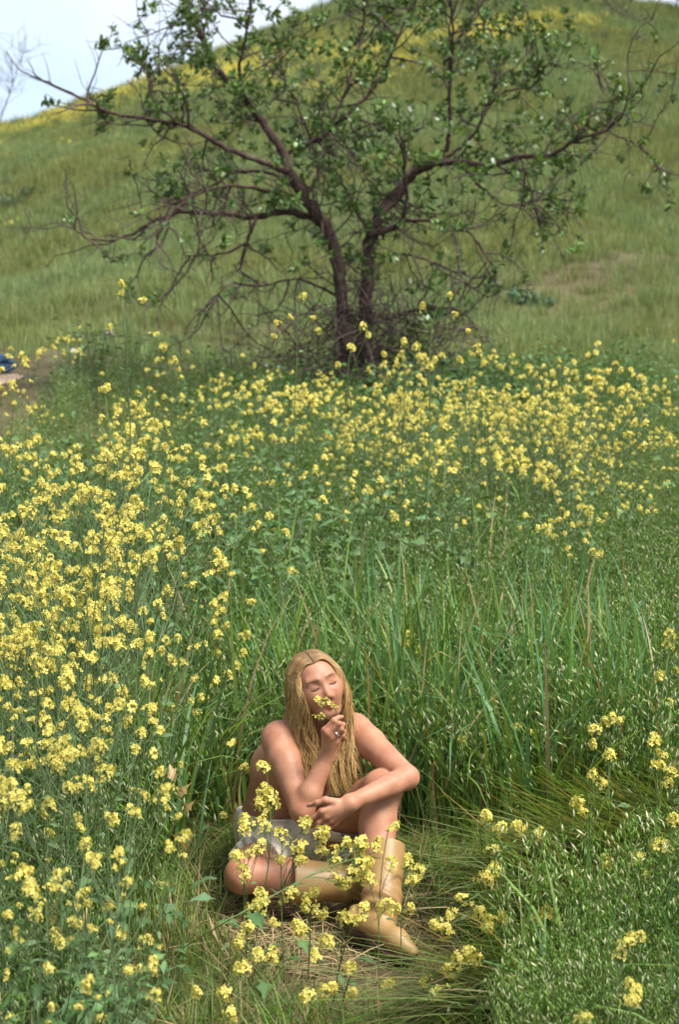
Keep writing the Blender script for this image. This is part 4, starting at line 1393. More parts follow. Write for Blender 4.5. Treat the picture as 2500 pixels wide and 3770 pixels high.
# ---- broad-leaved growth (mustard leaves, mallow) left of centre and below the tree
def weed_tuft(nl, h, spread, s):
    mb = MB()
    for i in range(nl):
        r, a = spread * math.sqrt(RNG.uniform()), RNG.uniform(0, 6.28)
        z = h * RNG.uniform(0.15, 1)
        b = np.array([r * math.cos(a), r * math.sin(a), z])
        tube(mb, np.array([[b[0] * 0.7, b[1] * 0.7, -0.02], [b[0] * 0.9, b[1] * 0.9, z * 0.6], b]), 0.0018, vary(STALK, 0.2), 3)
        broad_leaf(mb, b, a + RNG.normal(0, 0.8), RNG.uniform(0, 0.7), s * RNG.uniform(0.6, 1.3), s * RNG.uniform(0.25, 0.45), vary(LEAF_COLS[RNG.integers(4)], 0.2), RNG.uniform(0.3, 1.1), True, 7)
    return mb
TUFT_W = [weed_tuft(30, 0.60, 0.22, 0.10).mesh('weed_tuft', M_HERB) for k in range(5)]
x, y = field(1500, 5.6, 17.3, 0.4, 0.9)
pl = np.exp(-((x + 1.3) / 1.3) ** 2) * np.exp(-((y - 8.0) / 2.0) ** 2) * 2.2 + np.exp(-((x - 0.8) / 2.4) ** 2) * np.exp(-((y - 14.0) / 1.6) ** 2) * 0.9 + 0.06
k = (RNG.uniform(0, 1, len(x)) < pl) & ~((x < -2.9) & (y > 11.5))
P = at_ground(x[k], y[k])
xa = RNG.uniform(-0.95, -0.45, 40); ya = RNG.uniform(2.5, 3.6, 40)
P = np.concatenate([P, at_ground(xa, ya)])
scatter('broadleaf_weeds', TUFT_W, P, std_rot(len(P), 0.12), np.concatenate([RNG.uniform(0.7, 1.25, k.sum()), RNG.uniform(0.35, 0.7, 40)]), RNG.integers(0, 5, len(P)), 'broad green mustard leaves crowding the meadow left of centre and under the tree', 'weeds')

# ---------------------------------------------------------------- mustard plants
PLANS = [mustard_plan(RNG.uniform(0.85, 1.05), RNG.integers(5, 10), RNG.integers(3, 6), RNG.uniform(0.02, 0.22)) for k in range(9)]
FARPL = [mustard_plan(1.0, RNG.integers(5, 9), 4, RNG.uniform(0.02, 0.15), 0.004, 0.5) for k in range(8)]
FARP = [far_plant_mesh(q) for q in FARPL]

n_full = n_far = 0
# dense stand at the left edge, near the camera and up beside the woman
cands = []
tries = 0
while len(cands) < 100 and tries < 9000:
    tries += 1
    yy = RNG.uniform(2.45, 6.6)
    if RNG.uniform() > np.interp(yy, [2.4, 3.0, 4.2, 4.7, 5.3, 6.6], [0.6, 1, 1, 0.5, 0.25, 0.1]):
        continue
    xx = RNG.uniform(-0.245 * yy - 0.12, np.interp(yy, [2.4, 3.4, 4.2, 5.0, 6.0, 7.0], [-0.40, -0.52, -0.62, -0.62, -0.70, -0.95]))
    if any((xx - c[0]) ** 2 + (yy - c[1]) ** 2 < 0.085 ** 2 for c in cands):
        continue
    hh = np.interp(yy, [2.4, 3.2, 4.0, 5.5, 7.0], [0.62, 0.80, 0.98, 1.05, 1.08]) * RNG.uniform(0.82, 1.1)
    if hides_woman(np.array([[xx + 0.12, yy, 0]]), [hh], 0)[0]:
        continue
    cands.append((xx, yy, hh))
for xx, yy, hh in cands:
    q = proj(np.array([[xx, yy, float(H(xx, yy)) + hh * 0.9]]))[0]
    row = 'well above her head' if q[1] < 2150 else 'just above her head' if q[1] < 2400 else 'at face level' if q[1] < 2650 else 'at elbow level' if q[1] < 3000 else 'at boot level' if q[1] < 3350 else 'near the bottom edge'
    column = 'at the left edge' if q[0] < 190 else 'left in the stand' if q[0] < 420 else 'mid stand' if q[0] < 620 else 'on the stand\'s inner rim'
    pi_ = RNG.integers(9)
    size = 'short' if hh < 0.82 else 'tall' if hh > 0.98 else 'medium'
    lab = '%s left mustard, %s, %s, %s' % (size, heads_text(len(PLANS[pi_][1])), column, row)
    grp = 'mustard plants of the left stand'
    full_plant(PLANS[pi_], (xx, yy, float(H(xx, yy))), RNG.uniform(0, 6.28), hh, lab, grp)
    n_full += 1
# middle band across the meadow, thickest right of centre
band = []
tries = 0
while len(band) < 105 and tries < 20000:
    tries += 1
    yy = RNG.uniform(6.2, 12.6)
    xx = RNG.uniform(-1, 1) * (yy * 0.245 + 0.3)
    w = 1.0 * math.exp(-((xx - 0.90 - 0.06 * (yy - 9)) / 1.15) ** 2) * math.exp(-((yy - 9.2) / 2.0) ** 2) + 0.16 * math.exp(-((xx + 1.6) / 1.5) ** 2) * math.exp(-((yy - 10.5) / 2.5) ** 2) + 0.05 * math.exp(-((xx - 2.4) / 0.8) ** 2) * math.exp(-((yy - 10) / 2) ** 2) + 0.02
    if RNG.uniform() > w or any((xx - c[0]) ** 2 + (yy - c[1]) ** 2 < 0.13 ** 2 for c in band):
        continue
    band.append((xx, yy))
for xx, yy in band:
    fi = RNG.integers(8)
    o = link('mustard_plant', FARP[fi])
    o.location = (xx, yy, float(H(xx, yy)))
    o.rotation_euler = (RNG.normal(0, 0.05), RNG.normal(0, 0.05), RNG.uniform(0, 6.28))
    s = RNG.uniform(0.62, 1.08)
    o.scale = (s, s, s)
    q = proj(np.array([[xx, yy, float(H(xx, yy)) + s * 0.9]]))[0]
    column = 'at the left edge' if q[0] < 300 else 'left of the tree' if q[0] < 900 else 'below the left trunk' if q[0] < 1280 else 'below the right trunk' if q[0] < 1560 else 'under the right branches' if q[0] < 1900 else 'right of the tree' if q[0] < 2250 else 'at the right edge'
    row = 'back row of middle band' if q[1] < 1400 else 'third row of middle band' if q[1] < 1500 else 'second row of middle band' if q[1] < 1620 else 'front row of middle band'
    size = 'short' if s < 0.75 else 'tall' if s > 0.87 else 'medium'
    tag(o, '%s mustard, %s, %s, %s' % (size, heads_text(len(FARPL[fi][1])), row, column), 'mustard plant', 'mustard plants of middle band')
    n_far += 1
# the rest of the bloom, too many to count
x, y = field(3000, 6.8, 14.5, 0.4, 0.9)
w = 0.75 * np.exp(-((x - 0.9) / 1.25) ** 2) * np.exp(-((y - 9.6) / 2.0) ** 2) + 0.11 * np.exp(-((x + 2.0) / 1.7) ** 2) * np.exp(-((y - 12.0) / 2.5) ** 2) + 0.12 * np.exp(-((x - 3.0) / 1.0) ** 2) * np.exp(-((y - 11.5) / 2.5) ** 2) + 0.015
k = RNG.uniform(0, 1, len(x)) < w * 0.21
P = at_ground(x[k], y[k])
scatter('mustard_bloom', FARP, P, std_rot(len(P), 0.06), RNG.uniform(0.5, 1.0, len(P)) * np.interp(P[:, 1], [9, 14], [1, 0.6]), RNG.integers(0, 8, len(P)), 'mass of small yellow mustard blooms filling the middle of the meadow', 'mustard')

# ---- plants that can be told apart
def Hd(pts):
    return [U(a, b, c) for a, b, c in pts]
drawn_plant((0.62 * 0.62, 6.9, float(H(0.4, 6.9))), Hd([(1652, 1096, 6.9), (1668, 1160, 6.88), (1560, 1140, 6.95), (1600, 1330, 6.9), (1490, 1270, 6.95), (1590, 1360, 6.85), (1720, 1225, 6.9)]),
            'tall lone mustard stalk arching right in front of the tree', 0.006, (0.45, 0.9), 4, [(0.395, 6.9, 0.1), U(1580, 1700, 6.9), U(1582, 1350, 6.9), U(1592, 1200, 6.9), U(1618, 1120, 6.9)])
drawn_plant((-1.02, 6.4, float(H(-1.02, 6.4))), Hd([(465, 1050, 6.4), (520, 1110, 6.4), (440, 1085, 6.4), (560, 1230, 6.35), (400, 1215, 6.45), (600, 1290, 6.35), (640, 1340, 6.4), (390, 1440, 6.3)]),
            'very tall mustard stalk left of the tree topping the meadow', 0.006, (0.3, 0.85), 5, [(-1.02, 6.4, 0.0), U(478, 1700, 6.4), U(468, 1400, 6.4), U(466, 1180, 6.4)])
drawn_plant((0.12, 6.6, float(H(0.12, 6.6))), Hd([(1335, 1215, 6.6), (1350, 1240, 6.6), (1300, 1290, 6.55), (1360, 1370, 6.6), (1245, 1350, 6.6)]),
            'mustard stalk bending right before the foot of the trunk', 0.005, (0.4, 0.9), 3, [(0.12, 6.6, 0.1), U(1320, 1700, 6.6), U(1280, 1400, 6.6), U(1300, 1265, 6.6)])
drawn_plant((-0.15, 7.2, float(H(-0.15, 7.2))), Hd([(1110, 1100, 7.2), (1085, 1170, 7.2), (1150, 1170, 7.15), (1030, 1195, 7.2), (1165, 1225, 7.2), (1020, 1240, 7.2)]),
            'mustard stalk with forked top standing left of the trunk', 0.005, (0.5, 0.9), 3, [(-0.15, 7.2, 0.1), U(1085, 1700, 7.2), U(1092, 1350, 7.2), U(1095, 1200, 7.2)])
drawn_plant((0.66, 6.3, float(H(0.66, 6.3))), Hd([(1755, 1280, 6.3), (1762, 1310, 6.3), (1700, 1330, 6.3), (1690, 1420, 6.35)]),
            'slender mustard stalk leaning right beyond the grass', 0.0045, (0.5, 0.9), 3, [(0.66, 6.3, 0.1), U(1730, 1700, 6.3), U(1715, 1480, 6.3), U(1735, 1340, 6.3)])
drawn_plant((0.25, 7.5, float(H(0.25, 7.5))), Hd([(1490, 1260, 7.5), (1485, 1300, 7.5), (1420, 1310, 7.5), (1530, 1290, 7.45), (1540, 1320, 7.5), (1465, 1350, 7.5), (1410, 1350, 7.5)]),
            'mustard plant with a tall yellow spike right of the trunk', 0.005, (0.5, 0.95), 3)
# sprays leaning across the woman's lap and boots
drawn_plant(Ug(560, 3560), Hd([(1385, 3135, 3.46), (1345, 3150, 3.46), (1320, 3180, 3.45), (1305, 3115, 3.47), (1272, 3118, 3.47), (1230, 3190, 3.46), (1225, 3168, 3.48), (1215, 3235, 3.44), (1255, 3255, 3.44), (1285, 3238, 3.43), (1310, 3230, 3.45)]),
            'long mustard spray leaning across the woman\'s lap to the boot', 0.0022, (0.55, 0.95), 2, [Ug(560, 3560), U(820, 3400, 3.30), U(1000, 3300, 3.38), U(1180, 3205, 3.43)])
drawn_plant(Ug(1130, 3640), Hd([(1135, 3320, 3.50), (1150, 3290, 3.50), (1105, 3275, 3.5), (1060, 3305, 3.5), (1130, 3345, 3.48), (1170, 3360, 3.47)]),
            'mustard plant blooming in front of the lying boot', 0.003, (0.4, 0.9), 2)
drawn_plant(Ug(1050, 3650), Hd([(1040, 3088, 3.62), (1088, 3118, 3.6), (1098, 3155, 3.6), (1092, 3145, 3.6), (1122, 3052, 3.62), (1182, 3068, 3.6), (1175, 3102, 3.6), (1168, 3138, 3.6), (1030, 3165, 3.6), (1100, 3178, 3.6)]),
            'mustard plant blooming in front of the linen shorts', 0.003, (0.45, 0.9), 2)
drawn_plant(Ug(905, 3630), Hd([(982, 2838, 3.66), (993, 2920, 3.66), (1003, 2950, 3.66), (960, 2965, 3.66), (985, 2990, 3.66), (938, 2945, 3.67), (922, 3035, 3.66), (1008, 2975, 3.66)]),
            'mustard plant rising in front of the woman\'s bare waist', 0.003, (0.5, 0.93), 2)
drawn_plant(Ug(880, 3640), Hd([(898, 3225, 3.52), (880, 3158, 3.52), (955, 3125, 3.53), (918, 3148, 3.53), (975, 3068, 3.55), (898, 3072, 3.54)]),
            'mustard plant blooming in front of the folded knee', 0.003, (0.4, 0.9), 2)
drawn_plant(Ug(1395, 3700), Hd([(1432, 3040, 3.52), (1438, 3195, 3.5), (1362, 3258, 3.48), (1403, 3350, 3.45)]),
            'thin mustard stem crossing in front of the upright boot', 0.0022, (0.3, 0.8), 1)
drawn_plant(Ug(1480, 3620), Hd([(1512, 3230, 3.60), (1495, 3188, 3.6), (1530, 3222, 3.6), (1455, 3352, 3.58), (1500, 3358, 3.58)]),
            'mustard stem standing just right of the upright boot', 0.0026, (0.4, 0.9), 1)
drawn_plant(Ug(1220, 3720), Hd([(1300, 3385, 3.42), (1265, 3392, 3.42), (1205, 3465, 3.38), (1125, 3425, 3.4), (1330, 3365, 3.42), (1100, 3415, 3.40)]),
            'low mustard plant blooming before the boot heel', 0.003, (0.4, 0.9), 2)
drawn_plant(Ug(900, 3700), Hd([(930, 3350, 3.42), (955, 3340, 3.42), (920, 3400, 3.4), (1012, 3405, 3.4), (905, 3440, 3.38), (960, 3310, 3.43), (868, 3475, 3.36)]),
            'low mustard plant blooming below the folded knee', 0.003, (0.4, 0.9), 3)
drawn_plant(Ug(1010, 3760), Hd([(905, 3565, 3.25), (955, 3535, 3.26), (985, 3550, 3.26), (840, 3655, 3.2), (725, 3665, 3.2), (838, 3720, 3.16)]),
            'short mustard plant in the straw at the bottom edge', 0.003, (0.4, 0.9), 2)
drawn_plant(Ug(1250, 3765), Hd([(1300, 3570, 3.28), (1230, 3630, 3.24), (1195, 3655, 3.2), (1145, 3655, 3.2), (1290, 3665, 3.2), (1405, 3625, 3.26), (1160, 3540, 3.3)]),
            'short mustard plant in the straw below the boot toe', 0.003, (0.4, 0.9), 2)
# the scattered plants in the oats on the right
RIGHT = [('upright mustard plant right of the boots in the trodden grass', Ug(1830, 3330), [(1800, 3012, 3.9), (1829, 3062, 3.88), (1915, 3060, 3.9), (1972, 3070, 3.92), (1803, 3122, 3.86)]),
         ('mustard plant with two arching heads right of the boot toe', Ug(1690, 3600), [(1816, 3219, 3.6), (1779, 3232, 3.6), (1818, 3250, 3.58), (1717, 3321, 3.5), (1755, 3365, 3.5), (1673, 3352, 3.5), (1612, 3390, 3.46), (1640, 3420, 3.45)]),
         ('small mustard plant among oats below the arching one', Ug(1860, 3640), [(1838, 3397, 3.48), (1822, 3405, 3.48), (1800, 3410, 3.46), (1975, 3416, 3.5), (1966, 3369, 3.5)]),
         ('mustard plant near the bottom edge right of the straw', Ug(1700, 3760), [(1742, 3544, 3.3), (1725, 3525, 3.3), (1672, 3560, 3.3), (1670, 3590, 3.28), (1851, 3624, 3.25), (1632, 3655, 3.2), (1580, 3580, 3.3)]),
         ('mustard head in the oats close to the bottom right corner', (0.50, 2.85, 0), [(2307, 3480, 2.95), (2318, 3470, 2.95), (2280, 3525, 2.95), (2355, 3460, 2.95)]),
         ('blurred mustard head nearest the bottom right corner', (0.47, 2.6, 0), [(2329, 3665, 2.65), (2318, 3640, 2.65), (2310, 3690, 2.62), (2330, 3700, 2.64)]),
         ('mustard plant at the right edge above the lower oats', (0.93, 3.55, 0), [(2444, 3129, 3.6), (2448, 3145, 3.6), (2370, 3170, 3.6), (2485, 3034, 3.62), (2372, 3225, 3.58)]),
         ('small mustard plant in the middle of the right oats', (0.78, 3.7, 0), [(2240, 3190, 3.72), (2236, 3200, 3.72), (2230, 3314, 3.66), (2225, 3365, 3.66)]),
         ('mustard sprig half sunk in the oats below centre right', (0.55, 3.45, 0), [(2026, 3385, 3.5), (2015, 3370, 3.5), (2010, 3385, 3.5)]),
         ('mustard head cut by the bottom edge', (0.40, 2.62, 0), [(2138, 3762, 2.7), (2150, 3765, 2.7)]),
         ('mustard plant with several heads in the upper right oats', (0.86, 4.55, 0.01), [(2269, 2656, 4.6), (2243, 2670, 4.6), (2260, 2645, 4.6), (2210, 2690, 4.58), (2183, 2750, 4.56)]),
         ('mustard plant with one round head amid the right oats', (0.84, 4.2, 0), [(2243, 2787, 4.25), (2250, 2800, 4.25)]),
         ('mustard plant with an egg shaped head in the far right oats', (1.02, 4.3, 0), [(2406, 2736, 4.4), (2405, 2750, 4.4), (2400, 2825, 4.36), (2435, 2832, 4.36)]),
         ('mustard plant against the right edge with pale leaf', (1.08, 4.2, 0), [(2489, 2860, 4.25), (2450, 2786, 4.28), (2460, 2895, 4.22)]),
         ('mustard plant bending left in the middle right oats', (0.77, 4.0, 0), [(2183, 2870, 4.05), (2205, 2895, 4.05), (2132, 2953, 4.0), (2140, 2965, 4.0), (2157, 3000, 3.98)]),
         ('thin tall mustard stem at the right edge of the oats', (1.12, 4.9, 0.02), [(2476, 2350, 5.0), (2468, 2388, 5.0), (2488, 2475, 4.98), (2422, 2509, 4.95), (2452, 2602, 4.95)]),
         ('single mustard sprig behind the woman in tall grass', (0.28, 5.3, 0.03), [(1541, 2401, 5.35), (1510, 2340, 5.35), (1498, 2380, 5.35)]),
         ('low mustard sprig hidden in the gap of the right grass', (0.72, 4.75, 0.01), [(1966, 2701, 4.78), (1915, 2680, 4.78), (1715, 2730, 4.75)]),
         ('mustard plant with a spray of heads left above the woman', (-0.33, 5.0, 0.01), [(815, 2205, 5.05), (792, 2232, 5.05), (812, 2262, 5.05), (788, 2292, 5.05), (832, 2310, 5.05), (888, 2348, 5.03), (805, 2350, 5.03), (805, 2408, 5.02), (888, 2412, 5.02), (865, 2458, 5.0)]),
         ('mustard plant drooping right beside the woman\'s head', (-0.42, 4.75, 0.0), [(850, 2495, 4.8), (785, 2525, 4.8), (730, 2635, 4.76), (760, 2570, 4.78), (640, 2610, 4.75), (575, 2610, 4.75)]),
         ('small mustard plant beside the woman\'s back', (-0.36, 4.4, 0.0), [(582, 2930, 4.3), (632, 2915, 4.3), (840, 3015, 4.3), (902, 2842, 4.4)]),
         ('mustard plant with lone heads behind the dense left stand', (-0.1, 6.3, 0.1), [(1080, 2115, 6.3), (975, 2030, 6.32), (950, 1940, 6.3), (910, 1885, 6.3), (860, 1800, 6.35), (1195, 1855, 6.35)]),
         ('mustard plant with bright heads over the broad leaves', (-0.55, 6.0, 0.09), [(832, 1735, 6.1), (750, 1572, 6.15), (690, 1665, 6.1), (660, 1900, 6.05), (640, 1965, 6.0), (790, 1790, 6.1), (762, 1830, 6.08)])]
for lab, b, hd in RIGHT:
    b = np.asarray(b, float); b[2] = float(H(b[0], b[1]))
    drawn_plant(b, Hd(hd), lab, 0.0032, (0.4, 0.9), 2, hs=0.75 if b[1] < 3.0 else 1.0)

for (px_, py_, Y_, s_, lab_) in ((618, 2800, 4.2, 0.75, 'withered tan leaf hanging high on a stem beside the left stand'), (705, 2880, 4.2, 0.7, 'small dry curled leaf on a stem left of the woman'), (615, 3060, 3.95, 0.9, 'pale tan leaf folded over below the left stand'), (720, 2945, 4.25, 0.6, 'dry brown leaf near the woman\'s back'),
                                (220, 3285, 3.5, 1.0, 'broad pale tan leaf at the lower left'), (320, 3335, 3.45, 0.8, 'curled pink brown leaf at the lower left'), (860, 2935, 4.35, 0.7, 'yellowed leaf drooping beside the woman\'s waist')):
    o = link('withered_leaf', LEAF_ME[7 + RNG.integers(2)])
    o.location = U(px_, py_, Y_); s_ *= 0.75; o.scale = (s_, s_, s_); o.rotation_euler = (RNG.normal(0, 0.4), 0.9, RNG.uniform(0, 6.28))
    tag(o, lab_, 'leaf')
# the sprig in her fingers
e = empty('mustard_sprig', U(1243, 2650, 4.055), 'small yellow mustard sprig held to the woman\'s nose', 'flower sprig')
o_ = np.array(e.location)
sp = MB()
mainp = spline([U(1236, 2690, 4.060) - o_, U(1243, 2640, 4.052) - o_, U(1238, 2620, 4.045) - o_, U(1226, 2598, 4.045) - o_, U(1212, 2586, 4.04) - o_], 10)
tube(sp, mainp, np.linspace(0.0016, 0.0009, 10), (0.16, 0.22, 0.07), 5)
tube(sp, spline([U(1230, 2672, 4.04) - o_, U(1212, 2648, 4.01) - o_, U(1196, 2637, 4.00) - o_], 6), 0.0010, (0.16, 0.22, 0.07), 4)
tube(sp, spline([U(1238, 2620, 4.045) - o_, U(1236, 2600, 4.035) - o_, U(1236, 2588, 4.03) - o_], 5), 0.0009, (0.16, 0.22, 0.07), 4)
sp.build('stem', M_HERB, e)
for (px_, py_, Y_, s_, k_) in ((1196, 2592, 4.035, 0.75, 0), (1205, 2580, 4.04, 0.6, 9), (1237, 2590, 4.03, 0.62, 10), (1245, 2595, 4.035, 0.5, 11), (1190, 2640, 4.0, 0.62, 11), (1186, 2632, 4.0, 0.5, 9)):
    link('flower_cluster', CL_ME[k_], e).matrix_local = Matrix(TRS(U(px_, py_ + 14, Y_) - o_, frame_to((-0.3, -0.5, 0.8))[:3, :3], s_))
# ================================================================== tree, shrubs, hillside growth
TY = 15.0
tree = empty('tree', (0.2, TY, float(H(0.2, TY))), 'small twisted two-trunked tree with dark glossy leaves and bare twigs', 'tree')
tinv = Matrix.Translation(-tree.location)
def tp(pts, y0, y1, sc=1.5944):
    n = len(pts)
    return np.array([U(a * sc, b * sc, TY + y0 + (y1 - y0) * (i / max(n - 1, 1))) for i, (a, b) in enumerate(pts)])
def tchild(mb, name, mat, smooth=True):
    o = mb.build(name, mat, tree, smooth); o.matrix_parent_inverse = tinv
    return o
MAIN = [  # pixels (photo shown at 1568 wide), depth start/end offset, radius start/end (m), part, leafiness
    ([(797, 960), (800, 800), (792, 720), (784, 640), (770, 560), (738, 505), (705, 455), (665, 395)], 0, -0.3, 0.110, 0.075, 'trunk', 0.3),
    ([(832, 965), (838, 780), (846, 700), (851, 610), (856, 540), (884, 490), (930, 432), (962, 392), (1012, 374)], 0.1, 0.3, 0.120, 0.065, 'trunk', 0.3),
    ([(668, 400), (655, 360), (625, 310), (585, 255), (545, 205), (505, 165), (478, 110), (455, 60), (425, 0), (410, -50)], -0.3, 0.3, 0.070, 0.02, 'limb', 0.9),
    ([(590, 262), (562, 215), (553, 170), (562, 110), (572, 55), (580, -20)], -0.1, -0.6, 0.035, 0.012, 'limb', 0.9),
    ([(665, 398), (600, 372), (530, 345), (470, 312), (420, 290), (340, 275), (255, 262), (190, 228), (130, 200), (85, 178), (65, 140)], -0.3, -0.9, 0.046, 0.0045, 'limb', 0.55),
    ([(420, 290), (360, 240), (345, 200), (335, 150), (325, 110)], -0.6, -0.4, 0.018, 0.006, 'limb', 0.8),
    ([(738, 508), (690, 492), (640, 490), (590, 502), (540, 496), (480, 492), (420, 490), (350, 512), (300, 542), (240, 556), (185, 540), (150, 500)], 0, -1.0, 0.060, 0.006, 'limb', 0.25),
    ([(590, 500), (570, 555), (530, 580), (480, 590), (432, 592)], -0.3, -0.6, 0.030, 0.008, 'limb', 0.25),
    ([(640, 445), (560, 430), (480, 440), (420, 470), (375, 520), (350, 580)], -0.2, -1.2, 0.030, 0.006, 'limb', 0.3),
    ([(690, 440), (620, 400), (540, 400), (470, 440), (400, 450)], 0.2, 0.9, 0.032, 0.008, 'limb', 0.4),
    ([(660, 355), (700, 335), (745, 318), (790, 275), (850, 283)], -0.2, -0.6, 0.035, 0.014, 'limb', 0.7),
    ([(745, 318), (772, 270), (800, 205), (825, 120), (842, 40), (850, -30)], -0.4, 0.1, 0.028, 0.012, 'limb', 0.9),
    ([(790, 275), (850, 215), (890, 160), (918, 90), (945, 20), (960, -40)], -0.5, -0.2, 0.028, 0.012, 'limb', 0.95),
    ([(705, 455), (735, 400), (720, 330), (690, 250), (650, 160), (640, 80)], 0.4, 1.2, 0.035, 0.01, 'limb', 0.9),
    ([(1012, 374), (1065, 376), (1130, 382), (1200, 362), (1265, 362), (1330, 325), (1400, 300), (1440, 262), (1455, 195)], 0.3, -0.8, 0.055, 0.008, 'limb', 0.65),
    ([(1330, 325), (1360, 270), (1385, 225), (1420, 180)], -0.3, 0.2, 0.016, 0.006, 'limb', 0.8),
    ([(1400, 300), (1450, 325), (1490, 345), (1512, 372)], -0.6, -0.9, 0.012, 0.005, 'limb', 0.8),
    ([(1030, 352), (1040, 300), (1039, 220), (1042, 140), (1046, 60), (1040, -30)], 0.2, 0.0, 0.034, 0.014, 'limb', 0.7),
    ([(1044, 110), (1075, 60), (1110, 10), (1130, -40)], 0.1, 0.3, 0.018, 0.010, 'limb', 0.8),
    ([(1012, 374), (1060, 345), (1100, 300), (1125, 245), (1150, 190), (1200, 145), (1235, 95)], 0.3, 0.8, 0.034, 0.008, 'limb', 0.9),
    ([(1125, 245), (1170, 210), (1230, 200), (1250, 160)], 0.6, 0.2, 0.016, 0.006, 'limb', 0.9),
    ([(858, 545), (900, 530), (928, 510), (940, 465), (936, 410), (930, 350), (900, 290), (870, 230)], 0.1, -0.6, 0.045, 0.012, 'limb', 0.85),
    ([(928, 512), (985, 508), (1040, 520), (1090, 545), (1120, 590), (1125, 640)], -0.1, -0.8, 0.030, 0.007, 'limb', 0.45),
    ([(1065, 376), (1110, 430), (1160, 470), (1220, 470), (1280, 450)], 0.3, 1.0, 0.025, 0.007, 'limb', 0.75),
    ([(1200, 362), (1215, 400), (1230, 450), (1235, 500)], -0.1, -0.3, 0.012, 0.005, 'limb', 0.7),
    ([(870, 590), (930, 585), (990, 600), (1050, 630), (1090, 660)], 0.1, -0.5, 0.022, 0.006, 'limb', 0.4),
    ([(790, 690), (730, 660), (680, 645), (600, 660), (540, 655), (510, 670), (495, 700)], 0, -0.7, 0.022, 0.006, 'limb', 0.12),
    ([(850, 730), (900, 735), (960, 716), (1040, 712), (1085, 735), (1100, 760)], 0.1, -0.6, 0.024, 0.007, 'limb', 0.35),
    ([(856, 540), (820, 480), (790, 420), (760, 360), (780, 300)], 0.2, 0.9, 0.032, 0.010, 'limb', 0.85),
]
twigs = MB()
SPRAY = []
def tree_leaf(mb, b, d, L_, W_, col):
    d = nrm(d)
    s = nrm(np.cross(d, RNG.normal(0, 1, 3)))
    u = np.cross(s, d)
    V = [b, b + d * L_ * 0.35 + s * W_ * 0.5 + u * W_ * 0.14, b + d * L_ * 0.8 + s * W_ * 0.38 + u * W_ * 0.05, b + d * L_ * 1.0 - u * W_ * 0.2, b + d * L_ * 0.8 - s * W_ * 0.38 + u * W_ * 0.05, b + d * L_ * 0.35 - s * W_ * 0.5 + u * W_ * 0.14, b + d * L_ * 0.55]
    mb.add(np.array(V), [[0, 1, 2, 6], [6, 2, 3, 4], [0, 6, 4, 5]], None, col)
for k in range(6):
    mb = MB()
    ax = spline([(0, 0, 0), (RNG.normal(0, 0.02), RNG.normal(0, 0.02), 0.07), (RNG.normal(0, 0.03), RNG.normal(0, 0.03), 0.15)], 4)
    tube(mb, ax, [0.004, 0.0035, 0.003, 0.002], (0.06, 0.05, 0.03), 3)
    for i in range(RNG.integers(10, 15)):
        u = RNG.uniform(0.1, 1)
        b = np.array([np.interp(u, np.linspace(0, 1, 4), ax[:, j]) for j in range(3)])
        d = np.array([RNG.normal(), RNG.normal(), RNG.uniform(-0.2, 1.0)])
        g = RNG.uniform()
        tree_leaf(mb, b, d, RNG.uniform(0.055, 0.085), RNG.uniform(0.030, 0.043), vary(np.array((0.065, 0.140, 0.034)) * (1 - g) + np.array((0.175, 0.280, 0.070)) * g, 0.3))
    SPRAY.append(mb)
SPRAY_ME = [m.mesh('leaf_spray', M_LEAF) for m in SPRAY]
spots = []
BRC = np.array((1.0, 1.0, 1.0))

def jag(p, d, L_, n, bend):
    pts = [p]
    d = nrm(d)
    for i in range(n):
        d = nrm(d + RNG.normal(0, bend, 3) + np.array([0, 0, 0.02]))
        pts.append(pts[-1] + d * L_ / n)
    return np.array(pts)

def grow(pts, r0, r1, lv, leaf, droop):
    n = len(pts)
    L_ = np.linalg.norm(np.diff(pts, axis=0), axis=1).sum()
    k = int(L_ * (8.0 if lv == 0 else 9.0)) + (1 if lv else 0)
    for i in range(k):
        u = RNG.uniform(0.25 if lv == 0 else 0.2, 1.0)
        q = np.array([np.interp(u, np.linspace(0, 1, n), pts[:, j]) for j in range(3)])
        i0 = min(int(u * (n - 1)), n - 2)
        tg = nrm(pts[i0 + 1] - pts[i0])
        rd = RNG.normal(0, 1, 3); rd -= tg * (rd @ tg)
        up = np.array([0, 0, RNG.uniform(0.0, 0.7)]) if RNG.uniform() > droop else np.array([0, 0, -RNG.uniform(0.2, 0.9)])
        d = tg * RNG.uniform(0.2, 0.8) + nrm(rd) * 0.85 + up
        LL = RNG.uniform(0.35, 1.0) if lv == 0 else RNG.uniform(0.12, 0.40)
        if q[0] < -2.4 and RNG.uniform() < 0.55:
            continue
        tw = jag(q, d, LL, 5 if lv == 0 else 3, 0.30)
        rr = (0.011 if lv == 0 else 0.0055) * RNG.uniform(0.7, 1.2)
        tube(twigs, tw, np.linspace(rr, rr * 0.35, len(tw)), BRC * RNG.uniform(0.6, 1.3), 4 if lv == 0 else 3)
        lf = leaf * RNG.uniform(0.5, 1.1)
        if lv == 0:
            grow(tw, rr, rr * 0.3, 1, leaf, droop)
            for v in (0.35, 0.6, 0.8):
                if RNG.uniform() < leaf * 0.6:
                    j = min(int(v * 5), 4)
                    spots.append((tw[j] + RNG.normal(0, 0.01, 3), RNG.normal(0, 0.6, 3) + [0, 0, 0.7], RNG.uniform(0.6, 1.0)))
        if RNG.uniform() < lf:
            spots.append((tw[-1] - nrm(tw[-1] - tw[-2]) * 0.05, tw[-1] - tw[-2] + [0, 0, 0.03], RNG.uniform(0.7, 1.25)))
